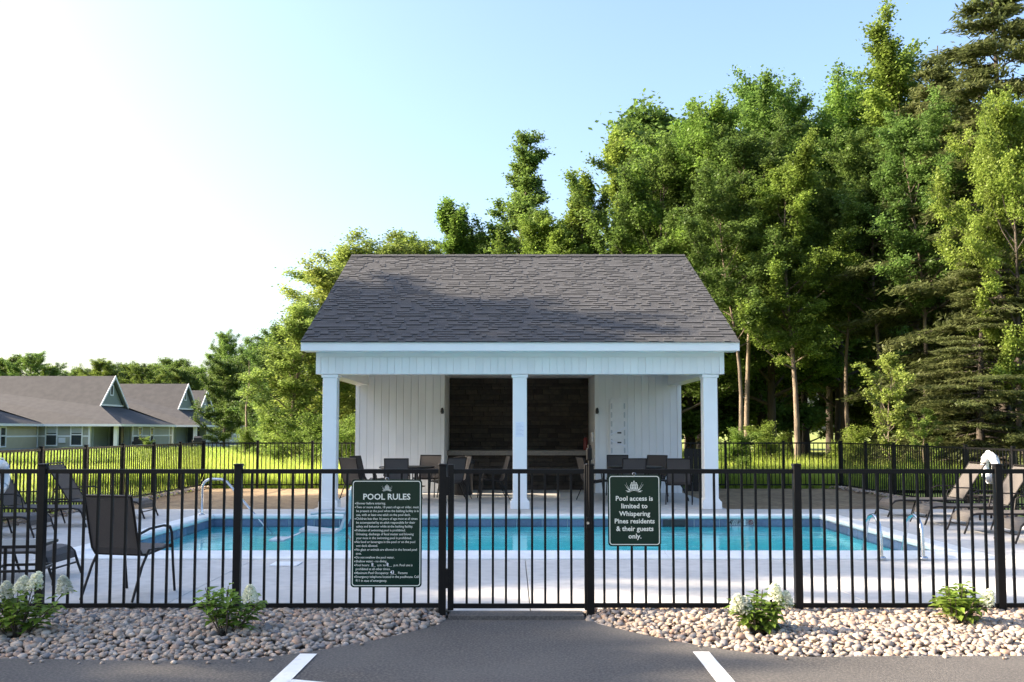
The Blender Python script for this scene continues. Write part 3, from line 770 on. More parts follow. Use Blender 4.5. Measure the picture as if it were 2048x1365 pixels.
def make_lounger(sl):
    r = empty('sun_lounger')     # head towards -x, foot towards +x
    def sh(prof):                # profile given along x
        m = MB().sheet([(p[0], p[1]) for p in prof], -.29, .29, .008); m.v = [(y, x, z) for x, y, z in m.v]; return m
    sh([(-.28, .315), (0, .305), (.5, .305), (.85, .31), (.93, .295), (.985, .24), (1.0, .17)]).build('seat', sl, r)
    ca, sa = math.cos(R(57)), math.sin(R(57))
    sh([(-.29 - ca * t, .33 + sa * t) for t in (0, .25, .5, .72)]).build('backrest', sl, r)
    for s in (-1, 1):
        y = s * .31
        MB().tube([(-.95, y, .295), (-.3, y, .30), (.5, y, .295), (.84, y, .30), (.93, y, .285), (.985, y, .235), (1.03, y, .10), (1.07, y, 0)], .015, 8).build('side_rail', 'brown_metal', r)
        MB().tube([(-.28, y * .97, .32), (-.29 - ca * .75, y * .97, .33 + sa * .75)], .013, 8).build('back_frame', 'brown_metal', r)
        MB().tube([(-.80, y, .29), (-.92, y, 0)], .014, 8).build('leg', 'brown_metal', r)
        MB().tube([(.30, y, .29), (.40, y, 0)], .014, 8).build('leg', 'brown_metal', r)
        MB().tube([(-.55, y, .30), (-.53, y * 1.04, .46), (-.45, y * 1.05, .52), (-.1, y * 1.05, .525), (.0, y * 1.04, .48), (.03, y, .30)], .012, 8).build('arm', 'brown_metal', r)
    for x, z in ((-.9, .29), (.36, .285), (1.02, .12)):
        MB().tube([(x, -.31, z), (x, .31, z)], .011, 8).build('cross_bar', 'brown_metal', r)
    MB().tube([(-.29 - ca * .75, -.3, .33 + sa * .75), (-.29 - ca * .75, .3, .33 + sa * .75)], .013, 8).build('cross_bar', 'brown_metal', r)
    MB().tube([(-.62, -.25, .30), (-.29 - ca * .4, -.25, .33 + sa * .4 - .01)], .009, 6).build('prop', 'brown_metal', r)
    MB().tube([(-.62, .25, .30), (-.29 - ca * .4, .25, .33 + sa * .4 - .01)], .009, 6).build('prop', 'brown_metal', r)
    return r
def put(o, x, y, rz, label, cat, group, z=0):
    o.location = (x, y, z); o.rotation_euler = (0, 0, R(rz)); tag(o, label, cat, group); return o
lgA = make_lounger('sling')
LL = [(-7.5, 16.9), (-7.86, 15.5), (-7.95, 14.0), (-5.76, 10.05)]
ords = ['farthest from the car park, beside the stair rail', 'second from the meadow end of the townhouse side row', 'third in the row beside the townhouse side fence', 'at the car park end, beside the low side table']
for i, (x, y) in enumerate(LL):
    o = lgA if i == 0 else copy_tree(lgA)
    put(o, x, y, random.uniform(-3, 3), 'grey brown sling sun lounger ' + ords[i], 'sun lounger', 'sun loungers on the pool deck', .004)
lgB = make_lounger('sling_sunlit')
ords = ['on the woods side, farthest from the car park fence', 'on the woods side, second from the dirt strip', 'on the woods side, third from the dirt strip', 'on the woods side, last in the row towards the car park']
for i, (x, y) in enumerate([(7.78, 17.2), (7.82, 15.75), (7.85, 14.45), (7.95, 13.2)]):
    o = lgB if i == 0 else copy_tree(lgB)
    put(o, x, y, 180 + random.uniform(-3, 3), 'sunlit coloured taupe lounger ' + ords[i], 'sun lounger', 'sun loungers on the pool deck', .004)
def make_side_table(w, h):
    r = empty('side_table')
    MB().bbox(-w / 2, w / 2, -w / 2, w / 2, h - .03, h, .006).build('table_top', 'brown_metal', r)
    for sx in (-1, 1):
        for sy in (-1, 1): MB().bbox(sx * (w / 2 - .03) - .014, sx * (w / 2 - .03) + .014, sy * (w / 2 - .03) - .014, sy * (w / 2 - .03) + .014, 0, h - .031, .003).build('leg', 'brown_metal', r)
    for s in (-1, 1):
        MB().box(-w / 2 + .045, w / 2 - .045, s * (w / 2 - .03) - .01, s * (w / 2 - .03) + .01, .2, .225).build('stretcher', 'brown_metal', r)
        MB().box(s * (w / 2 - .03) - .01, s * (w / 2 - .03) + .01, -w / 2 + .045, w / 2 - .045, .2, .225).build('stretcher', 'brown_metal', r)
    return r
put(make_side_table(.52, .46), -4.78, 9.25, 8, 'low square dark side table with lower frame near the hydrangea with many blooms', 'table', None, .004)
put(make_side_table(.45, .42), 8.25, 16.5, 0, 'low dark side table between two sunlit coloured taupe loungers', 'table', None, .004)
chA = make_chair()
put(chA, -3.6, 9.0, -14, 'dark sling armchair standing alone behind the fence facing the pool', 'chair', 'sling armchairs', .004)
def chairs(spots, what):
    for i, (x, y, rz, lab) in enumerate(spots):
        o = copy_tree(chA); put(o, x, y, rz, lab, 'chair', 'sling armchairs', .005)
def make_dining(x, y, label):
    r = empty('dining_table')
    MB().lathe([(0, .70), (.60, .70), (.62, .71), (.62, .73), (.60, .74), (0, .74)], 32).build('table_top', 'brown_metal', r)
    for a in (45, 135, 225, 315):
        c, s = math.cos(R(a)), math.sin(R(a)); MB().tube([(c * .36, s * .36, .70), (c * .40, s * .40, .3), (c * .44, s * .44, 0)], .018, 8).build('leg', 'brown_metal', r)
    MB().tube(arc((0, 0), .40, 0, 345, 24, 'xy', .3), .010, 6, closed=True).build('ring_brace', 'brown_metal', r)
    put(r, x, y, 0, label, 'table', 'round patio tables under the pool house roof', .005)
make_dining(-2.35, 21.1, 'round dark patio table in front of the plain white wall')
make_dining(2.75, 21.1, 'round dark patio table in front of the wall with the spine board')
chairs([(-3.28, 20.35, -35, 'dark sling chair beside the townhouse side column'), (-2.45, 20.1, 5, 'dark sling chair with its back to the pool before the plain wall'), (-3.25, 21.55, -110, 'dark sling chair turned sideways near the plain wall corner'),
        (-2.0, 22.1, 170, 'sunlit pale looking sling chair facing out from the plain white wall'), (-1.42, 20.6, 40, 'dark sling chair at the plain wall table towards the bar'), (-1.35, 21.6, 110, 'dark sling chair between its table and the black bin'),
        (-.45, 21.4, 100, 'dark sling chair standing sideways in front of the stone bar')], 0)
chairs([(1.85, 20.9, -75, 'dark sling chair below the spine board side of the bar opening'), (2.55, 20.15, 3, 'dark sling chair with its back to the pool below the spine board'), (2.5, 22.1, 178, 'dark sling chair facing out below the spine board'),
        (3.25, 22.0, 150, 'dark sling chair at the spine board table near the wall corner'), (3.55, 20.95, 80, 'dark sling chair seen from the side at the spine board table'), (3.55, 20.05, -12, 'dark sling chair next to the woods side column')], 0)
bn = empty('trash_bin', (-1.2, 22.7, .005)); tag(bn, 'black round trash bin in front of the stone bar', 'bin')
MB().lathe([(0, 0), (.22, 0), (.25, .02), (.28, .72), (.30, .74), (.30, .78), (.285, .78), (.285, .70), (0, .68)], 20).build('barrel', 'plastic_black', bn)
MB().lathe([(.305, .78), (.30, .83), (.2, .90), (.08, .92), (0, .92)], 20).build('lid', 'plastic_black', bn)
# life rings
def ring_buoy(x, y, z, s, label):
    r = empty('life_ring', (x, y, z)); tag(r, label, 'life ring', 'life rings on the side fences')
    MB().tube([(0, .21 * math.cos(a * math.pi / 16), .21 * math.sin(a * math.pi / 16)) for a in range(32)], .075, 12, closed=True).build('ring', 'plastic_white', r)
    MB().tube([(s * .02, .30 * math.cos(a * math.pi / 12) * (1 + .06 * math.sin(a * 3)), .30 * math.sin(a * math.pi / 12) * (1 + .05 * math.cos(a * 4))) for a in range(24)], .008, 6, closed=True).build('rope', 'plastic_white', r)
    for k in range(4):
        a = R(45 + 90 * k); c = Vector((0, .21 * math.cos(a), .21 * math.sin(a))); t = Vector((0, -math.sin(a), math.cos(a)))
        o = Vector((0, math.cos(a), math.sin(a)))
        MB().tube([tuple(c + t * w + (o * math.cos(q * math.pi / 6) + Vector((1, 0, 0)) * math.sin(q * math.pi / 6)) * .078) for w in (0,) for q in range(12)], .012, 6, closed=True).build('band', 'red_paint' if False else 'plastic_grey', r)
    MB().box(min(0, -s * .10), max(0, -s * .10), -.02, .02, .20, .24).build('hook', 'black_metal', r)
ring_buoy(FR - .13, 17.45, .87, -1, 'white life ring with rope hung on the fence below the woods')
ring_buoy(FL + .13, 15.25, .80, 1, 'white life ring with rope hung on the fence on the townhouse side')
# rails
sr = empty('stair_rail', (-5.62, 17.15, 0)); tag(sr, 'curved stainless handrail leading into the pool steps', 'handrail')
MB().tube([(0, 0, .02), (0, 0, .50)] + arc((.17, .50), .17, 180, 90, 5, 'xz') + [(.36, -.02, .665)] + [(.46, -.04, .62), (1.34, -.25, -.30)], .024, 10).build('rail', 'steel', sr)
MB().lathe([(.0, .03), (.03, .03), (.055, .02), (.06, 0), (0, 0)], 14, (0, 0, .026)).build('flange', 'steel', sr)
for k, x in enumerate((4.42, 4.92)):
    r = empty('ladder_rail', (x, 11.36, 0)); tag(r, ('stainless pool ladder grab rail, the one toward the gate' if k == 0 else 'stainless pool ladder grab rail, the one toward the woods side loungers'), 'handrail', 'pool ladder grab rails')
    MB().tube([(0, 0, .02), (0, .02, .32)] + [(0, .02 + .22 * (1 - math.cos(R(a))), .32 + .2 * math.sin(R(a))) for a in (30, 60, 90, 120, 150)] + [(0, .50, .25), (0, .66, -.1), (0, .68, -.8)], .022, 10).build('rail', 'steel', r)
    MB().lathe([(.0, .03), (.03, .03), (.05, .02), (.055, 0), (0, 0)], 14, (0, 0, .02)).build('flange', 'steel', r)
# pool lift
pl = empty('pool_lift', (-1.5, 10.95, 0)); tag(pl, 'pale grey pool lift chair with footrest hanging over the water', 'pool lift')
MB().bbox(-.22, .22, -.25, .25, .002, .10, .02).build('base', 'plastic_white', pl)
MB().tube([(0, 0, .1), (0, 0, .88)], .055, 12).build('mast', 'plastic_white', pl)
MB().tube([(0, 0, .80), (-.25, .55, .86), (-.62, 1.6, .78), (-.72, 2.05, .62)], .035, 10).build('arm', 'plastic_white', pl)
MB().tube([(-.05, .1, .12), (-.45, .9, .10), (-.75, 2.0, .12)], .014, 8).build('strut', 'steel', pl)
st = MB().sheet([(-1.38, .20), (-1.28, .19), (-1.05, .165), (-.90, .17), (-.82, .22), (-.77, .36), (-.73, .55), (-.70, .74)], -.24, .24, .035)
st.v = [(y, 2.1 + x, z) for x, y, z in st.v]; st.build('seat_shell', 'plastic_grey', pl)
for s in (-1, 1):
    MB().tube([(-.76, 2.1 + s * .25, .44), (-1.0, 2.1 + s * .25, .45), (-1.22, 2.1 + s * .25, .43)], .022, 8).build('armrest', 'plastic_grey', pl)
    MB().tube([(-1.3, 2.1 + s * .18, .19), (-1.5, 2.1 + s * .18, .10), (-1.62, 2.1 + s * .16, .06)], .014, 8).build('footrest_bar', 'plastic_grey', pl)
MB().bbox(-1.80, -1.58, 1.92, 2.28, .04, .075, .012).build('footrest', 'plastic_grey', pl)
# depth marks on the coping
def mark(txt, x, y, z, size, rx, name='depth_mark'):
    m = MB(); v, f = text_mesh(txt, size, .01); v[:, 0] -= v[:, 0].mean()
    m.add([(p[0], p[1] * math.cos(rx), p[1] * math.sin(rx)) for p in v], f)
    o = m.build(name, 'plastic_black', pool, (x, y - PY0, z)); return o
MB().box(3.86, 4.36, PY1 - .014, PY1 - .006, -.14, -.04).build('marker_tile', 'plastic_white', pool, PL)
def vmark(txt, x, z, size):
    m = MB(); v, f = text_mesh(txt, size, .02); m.add([(x + p[0], 0, z + p[1]) for p in v], f); m.build('depth_mark', 'plastic_black', pool, (0, PY1 - .0165 - PY0, 0))
vmark("4'", 3.88, -.128, .11); vmark('FT', 4.03, -.122, .085)
mark('4 FT', -3.2, PY0 - .28, .0245, .13, 0); mark('NO DIVING', -2.6, PY0 - .28, .0245, .11, 0); mark('4 FT', 3.75, PY0 - .28, .0245, .13, 0); mark('NO DIVING', 4.15, PY0 - .28, .0245, .09, 0)
nd = MB(); nd.tube([(.036 * math.cos(a * math.pi / 10), 0, .036 * math.sin(a * math.pi / 10)) for a in range(20)], .006, 6, closed=True); nd.tube([(-.026, 0, .026), (.026, 0, -.026)], .005, 6)
nd.build('no_diving_symbol', 'red_paint', pool, (4.27, PY1 - .018 - PY0, -.09))
lid = MB().bbox(-.16, .16, -.16, .16, .002, .012, .004).build('skimmer_lid', 'plastic_white', None, (-2.62, 11.02, 0)); tag(lid, 'small square white skimmer lid set in the deck', 'lid')

# ------------------------------------------------------------------ townhouses
def window(parent, p, ux, w, h, split=True, blind=False):
    """p lower left corner on the wall, ux unit vector along the wall; wall normal = ux rotated -90"""
    n = Vector((ux[1], -ux[0], 0)); u_ = Vector((ux[0], ux[1], 0)); P = Vector(p)
    def slabq(a, b, z0, z1, d0, d1, name, mat, par):
        vs = []
        for d in (d0, d1):
            for (s, z) in ((a, z0), (b, z0), (b, z1), (a, z1)): q = P + u_ * s + n * d; vs.append((q.x, q.y, P.z + z))
        return MB().add(vs, [(0, 1, 2, 3), (7, 6, 5, 4), (0, 4, 5, 1), (1, 5, 6, 2), (2, 6, 7, 3), (3, 7, 4, 0)]).build(name, mat, par)
    pane = slabq(.08, w - .08, .08, h - .08, .0, .03, 'window', 'window_glass', parent)
    for a, b, z0, z1 in ((0, .10, 0, h), (w - .10, w, 0, h), (.10, w - .10, 0, .10), (.10, w - .10, h - .10, h)): slabq(a, b, z0, z1, .0, .07, 'frame', 'white_trim', pane)
    if split: slabq(.10, w - .10, h * .52, h * .52 + .08, .0, .055, 'sash_bar', 'white_trim', pane)
    if blind: slabq(.11, w - .11, h * .62, h - .10, .031, .036, 'blind', 'blind', pane)
def townhouse(x1, y0, Ln, Wd, label, side='siding_teal', endm='siding_grey', wins=(), zg=-.2):
    """hip roof with a small gable over the hip end that faces +x; x1 = end wall, y0 = front wall"""
    r = empty('townhouse', (x1 - Ln / 2, y0 + Wd / 2, zg)); tag(r, label, 'house', 'townhouses beyond the meadow')
    off = (-(x1 - Ln / 2), -(y0 + Wd / 2), -zg)
    ez, rz = 2.02, 6.2; x0 = x1 - Ln; y1 = y0 + Wd; ym = (y0 + y1) / 2; o_ = .45
    def b(m, name, mat, par=None): return m.build(name, mat, par or r, off if par is None else (0, 0, 0))
    pd = 2.2     # porch corner cut from the end of the front wall
    b(MB().box(x0, x1, y0 + .02, y1, zg - .1, .18), 'foundation', 'foundation')
    w = b(MB().box(x0, x1 - pd, y0, y0 + .2, .18, ez), 'front_wall', 'siding_grey')
    b(MB().box(x0, x1 - pd, y0 - .03, y0 - .002, 1.02, 1.14), 'belt_trim', 'white_trim', w)
    b(MB().box(x1 - pd - .12, x1 - pd + .02, y0 - .032, y0 + .22, .18, ez), 'corner_trim', 'white_trim', w)
    e = b(MB().box(x1 - .2, x1, y0 + 3.0, y1, .18, ez), 'end_wall', endm)
    b(MB().box(x1 + .002, x1 + .03, y0 + 3.0, y1, 1.02, 1.14), 'belt_trim', 'white_trim', e)
    b(MB().box(x1 - .05, x1 + .032, y0 + 2.9, y0 + 3.05, .18, ez), 'corner_trim', 'white_trim', e)
    b(MB().box(x1 - .05, x1 + .032, y1 - .15, y1 + .01, .18, ez), 'corner_trim', 'white_trim', e)
    b(MB().box(x1 - pd, x1 - .2, y0 + 2.9, y0 + 3.1, .18, ez), 'porch_wall', 'siding_teal')
    b(MB().box(x1 - pd, x1 - pd + .2, y0 + .2, y0 + 2.9, .18, ez), 'porch_wall', 'siding_teal')
    b(MB().box(x1 - pd + .4, x1 - pd + 1.5, y0 + 2.84, y0 + 2.9, .2, 1.9), 'porch_door', 'window_glass')
    b(MB().bbox(x1 - .35, x1 - .05, y0 + .05, y0 + .35, .18, ez, .02), 'porch_column', 'white_trim')
    b(MB().box(x0, x1, y1 - .2, y1 - .001, .18, ez), 'rear_wall', 'siding_grey')
    # roof
    gx = x1 - 3.0; gz = 3.75; gy = 2.55          # foot of the little gable on the hip
    A = (x0 - o_, y0 - o_, ez); B = (x1 + o_, y0 - o_, ez); C = (x1 + o_, y1 + o_, ez); D = (x0 - o_, y1 + o_, ez)
    Rg0 = (x0 - o_, ym, rz); Rg1 = (gx + .35, ym, rz)
    f1 = (gx + .35, ym - gy - .25, gz - .2); f2 = (gx + .35, ym + gy + .25, gz - .2)
    rf_ = b(MB().add([A, B, f1, Rg1, Rg0, D, C, f2], [(0, 1, 2, 3, 4), (5, 4, 3, 7, 6), (0, 4, 5)]), 'roof', 'shingle_far')
    b(MB().add([B, C, (gx, ym + gy + .25, gz - .2), (gx, ym - gy - .25, gz - .2)], [(0, 1, 2, 3)]), 'hip_slope', 'shingle_far', rf_)
    b(MB().add([A, B, C, D], [(3, 2, 1, 0)]), 'soffit', 'white_trim', rf_)
    b(MB().box(x0 - o_, x1 + o_ + .02, y0 - o_ - .03, y0 - o_, ez - .16, ez + .02), 'fascia', 'white_trim', rf_)
    b(MB().box(x1 + o_, x1 + o_ + .03, y0 - o_, y1 + o_, ez - .16, ez + .02), 'fascia', 'white_trim', rf_)
    gw = b(MB().prism([(ym - gy, gz - .15), (ym + gy, gz - .15), (ym, rz - .25)], 'x', gx - .1, gx), 'gable_wall', 'siding_teal')
    b(MB().box(gx + .002, gx + .05, ym - gy, ym + gy, gz - .15, gz), 'gable_trim', 'white_trim', gw)
    for s in (-1, 1):
        b(MB().prism([(ym, rz + .03), (ym, rz - .22), (ym + s * (gy + .3), gz - .38), (ym + s * (gy + .3), gz - .16)], 'x', gx + .30, gx + .37), 'rake_board', 'siding_tan' if False else 'white_trim', gw)
        b(MB().prism([(ym, rz - .05), (ym, rz - .10), (ym + s * (gy + .27), gz - .31), (ym + s * (gy + .27), gz - .26)], 'x', gx, gx + .299), 'rake_soffit', 'siding_teal', gw)
    window(gw, (gx + .01, ym - .32, gz + .75), (0, 1), .64, .95, False)
    for k in wins: window(w, (x1 - k, y0 - .002, .28), (1, 0), 1.0, 1.68, True, True)
    for k in (4.0, 6.6): window(e, (x1 + .002, y0 + k, .28), (0, 1), .85, 1.55, True, False)
    if wins:
        b(MB().box(x1 - 4.65, x1 - 4.1, y0 - .1, y0 - .003, .55, .95), 'meter_box', 'plastic_white')
    return r
townhouse(-31.4, 75, 24, 11.3, 'long grey townhouse with dark hip roof and small gable, tall windows and corner porch', wins=(3.75, 5.75, 7.35))
townhouse(-29.8, 89, 14, 10.5, 'middle townhouse with shaded porch set back behind the long one', wins=(3.8,))
townhouse(-33.0, 106, 14, 8, 'farthest townhouse, mostly hidden, ending in front of the trees')
townhouse(-37.6, 62.5, 16, 12.2, 'townhouse end wall with tan siding, partly out of view', endm='siding_tan')
def grill(x, y, label):
    r = empty('barbecue_grill', (x, y, -.16)); tag(r, label, 'grill', 'grills behind the townhouses')
    MB().bbox(-.55, .55, -.3, .3, .55, .8, .04).build('firebox', 'plastic_black', r)
    m = MB(); m.prism([(-.3, .805), (-.3, 1.0), (-.15, 1.15), (.15, 1.15), (.3, 1.0), (.3, .805)], 'x', -.4, .4); m.build('lid', 'plastic_black', r)
    for sx in (-1, 1):
        for sy in (-1, 1): MB().box(sx * .5 - .03, sx * .5 + .03, sy * .25 - .03, sy * .25 + .03, 0, .548).build('leg', 'plastic_black', r)
grill(-30.6, 77.5, 'black barbecue grill beside the long townhouse porch'); grill(-29.3, 88.2, 'black barbecue grill beside the middle townhouse')

# ------------------------------------------------------------------ trees
def grow(seed, Ht, hb, Rc, nl=26, sub=6, style='round', leaves=26000, L=.17, Wd=.10, trunk_r=.14, bend=.35, sig=.30, lean=0, up0=.25, peak=.45):
    rg = random.Random(seed); rn = np.random.default_rng(seed)
    tr = MB(); segs = []
    n = 10; ph = rg.uniform(0, 6.28); tp = []
    for i in range(n + 1):
        t = i / n; tp.append(Vector((bend * math.sin(ph + t * 4.2) * t + lean * t, bend * math.cos(ph * 1.7 + t * 3.6) * t, Ht * .97 * t)))
    def tk(t):
        f = min(t, .9999) * n; i = int(f); return tp[i].lerp(tp[i + 1], f - i)
    rad = [trunk_r * (1.25 if i == 0 else 1) * (1 - .93 * (i / n)) + .008 for i in range(n + 1)]
    tr.tube(tp, rad, 8)
    for i in range(nl):
        q = (i + rg.random()) / nl; t = hb / Ht + (1 - hb / Ht) * q * .97
        if style == 'cone': pr = (1 - q) ** .85 * 1.0 + .05
        elif style == 'spire': pr = (.35 + .65 * (1 - q)) * rg.uniform(.45, 1.25) * (1 - .75 * q ** 3)
        else:
            x = (q - peak) / (1 - peak) if q > peak else (peak - q) / (peak + .35); pr = math.sqrt(max(0.03, 1 - x * x))
        ln = Rc * pr * rg.choice((.55, .8, 1.0, 1.1, 1.35)) * rg.uniform(.85, 1.12); az = i * 2.399 + rg.uniform(-.5, .5)
        el = (up0 + q * .75) if style != 'cone' else (.10 - .32 * (1 - q) + .25 * q)
        if style == 'shoot': el = .75 + .45 * q; ln *= 1.15
        p0 = tk(t); d = Vector((math.cos(az) * math.cos(el), math.sin(az) * math.cos(el), math.sin(el)))
        pts = [p0]; dd = d.copy()
        for k in range(4):
            dd = (dd + Vector((rg.uniform(-.22, .22), rg.uniform(-.22, .22), (.13 if style not in ('cone',) else -.05) + (.16 if style == 'shoot' else 0)))).normalized(); pts.append(pts[-1] + dd * ln / 4)
        r0 = max(.012, trunk_r * .42 * (1 - t) + .012)
        tr.tube(pts, [r0 * (1 - .2 * k) for k in range(5)], 5, caps=False)
        segs.append((pts[2], pts[3], .8)); segs.append((pts[3], pts[4], 1.1))
        for j in range(sub):
            s = rg.uniform(.22, 1); f = min(s * 4, 3.999); k = int(f); b0 = pts[k].lerp(pts[k + 1], f - k)
            side = 1 if j % 2 else -1; dirl = (pts[k + 1] - pts[k]).normalized()
            if style == 'cone': lat = dirl.cross(Vector((0, 0, 1))).normalized() * side; v = (dirl * .75 + lat * .9 + Vector((0, 0, rg.uniform(-.22, .05)))).normalized(); l2 = ln * (1.05 - s) * .55 + .25
            else:
                v = (dirl * .55 + Vector((rg.uniform(-1, 1), rg.uniform(-1, 1), rg.uniform(-.35, .9)))).normalized(); l2 = Rc * rg.uniform(.16, .36)
                if style == 'shoot': v = (v * .45 + Vector((0, 0, 1)) * .75).normalized(); l2 *= 1.2
            b1 = b0 + v * l2
            if l2 > .3: tr.tube([b0, b0.lerp(b1, .5) + Vector((0, 0, .03)), b1], [.011, .008, .004], 4, caps=False)
            segs.append((b0.lerp(b1, .35), b1, rg.choice((.5, 1.0, 1.6))))
    wts = np.array([(b - a).length * w for a, b, w in segs]); wts /= wts.sum()
    idx = rn.choice(len(segs), leaves, p=wts)
    Aa = np.array([s[0][:] for s in segs])[idx]; Bb = np.array([s[1][:] for s in segs])[idx]
    u_ = rn.uniform(0, 1.0, (leaves, 1)); c = Aa + (Bb - Aa) * u_
    sc = np.array([1, 1, .62]) * sig * .66 * rn.choice([.7, 1.0, 1.15], (leaves, 1), p=[.5, .35, .15])
    if style == 'cone': sc = np.array([1, 1, .32]) * sig
    if style == 'shoot': sc = np.array([.55, .55, .8]) * sig * .8
    c = c + rn.normal(size=(leaves, 3)) * sc
    ok = c[:, 2] > .12; c = c[ok]; idx = idx[ok]
    ax = (Bb - Aa)[ok]; ax /= np.linalg.norm(ax, axis=1)[:, None] + 1e-6
    q = leaf_quads(c, L, Wd, rn, .7, .25 if style != 'shoot' else None, ax if style in ('cone', 'shoot') else None)
    tint = .5 * rn.uniform(0, 1, len(segs))[idx] + .5 * rn.uniform(0, 1, len(c))
    return tr, q, tint
TREES = {}
def kind(key, leaf, bark, **kw):
    tr, q, tint = grow(**kw)
    TREES[key] = (tr.mesh('trunk', bark), quads_mesh('crown', q, leaf, tint), float(np.percentile(q[:, :, 2], 99.8)))
kind('maple', 'leaf_maple', 'bark_dark', seed=1, Ht=14, hb=3.2, Rc=4.3, nl=34, sub=8, leaves=84000, L=.13, Wd=.09, sig=.30, trunk_r=.17)
kind('maple_b', 'leaf_maple', 'bark_pale', seed=2, Ht=15, hb=5.2, Rc=3.8, nl=32, sub=8, leaves=76000, L=.13, Wd=.09, sig=.28, trunk_r=.16, bend=.6)
kind('oak', 'leaf_oak', 'bark_dark', seed=3, Ht=14, hb=2.4, Rc=4.6, nl=34, sub=8, leaves=84000, L=.13, Wd=.09, sig=.27, trunk_r=.2, peak=.4)
kind('spire', 'leaf_oak', 'bark_dark', seed=14, Ht=15.8, hb=3.5, Rc=3.1, nl=30, sub=7, style='spire', leaves=46000, L=.13, Wd=.09, sig=.24, trunk_r=.17, bend=.5, up0=.1)
kind('birch', 'leaf_birch', 'bark_pale', seed=5, Ht=9.4, hb=.7, Rc=2.5, nl=36, sub=7, leaves=52000, L=.10, Wd=.07, sig=.25, trunk_r=.10, up0=.5, peak=.32)
kind('shoot', 'leaf_maple', 'bark_pale', seed=6, Ht=14.6, hb=2.5, Rc=3.0, nl=34, sub=7, style='shoot', leaves=60000, L=.13, Wd=.09, sig=.25, trunk_r=.14)
kind('hemlock', 'leaf_hemlock', 'bark_dark', seed=7, Ht=16.5, hb=.9, Rc=4.0, nl=90, sub=9, style='cone', leaves=90000, L=.20, Wd=.055, sig=.17, trunk_r=.2, bend=.2)
kind('tall', 'leaf_dark', 'bark_pale', seed=8, Ht=15, hb=6.8, Rc=3.3, nl=26, sub=8, leaves=52000, L=.13, Wd=.09, sig=.28, trunk_r=.13, bend=.7)
kind('fill', 'leaf_dark', 'bark_dark', seed=9, Ht=11, hb=.5, Rc=3.8, nl=34, sub=8, leaves=66000, L=.17, Wd=.115, sig=.36, trunk_r=.15)
kind('bush', 'leaf_shrub', 'bark_dark', seed=10, Ht=2.2, hb=.1, Rc=1.3, nl=18, sub=6, leaves=14000, L=.075, Wd=.05, sig=.2, trunk_r=.03, up0=.5)
kind('sapling', 'leaf_birch', 'bark_pale', seed=12, Ht=5.0, hb=.9, Rc=1.5, nl=16, sub=5, leaves=7000, L=.11, Wd=.08, sig=.16, trunk_r=.035, bend=.4)
def tree(key, px, top, d, label, rz=0, wide=1.0, group='trees around the pool house', name='tree', X=None, Hm=None):
    """px, top: where it stands across the view and how high it reaches, as measured on the photo at distance d"""
    tm, cm, H0 = TREES[key]; x = (px - 1024) * d / 1880 if X is None else X
    Hh = 1.554 + (860 - top) * d / 1880 if Hm is None else Hm
    k = Hh / H0
    r = empty(name, (x, d, -.1), R(rz)); tag(r, label, 'tree' if name != 'shrub' else 'shrub', group); r.scale = (k * wide * 1.14, k * wide * 1.14, k)
    piece('trunk', tm, r, (0, 0, 0)); piece('crown', cm, r, (0, 0, 0)); return r
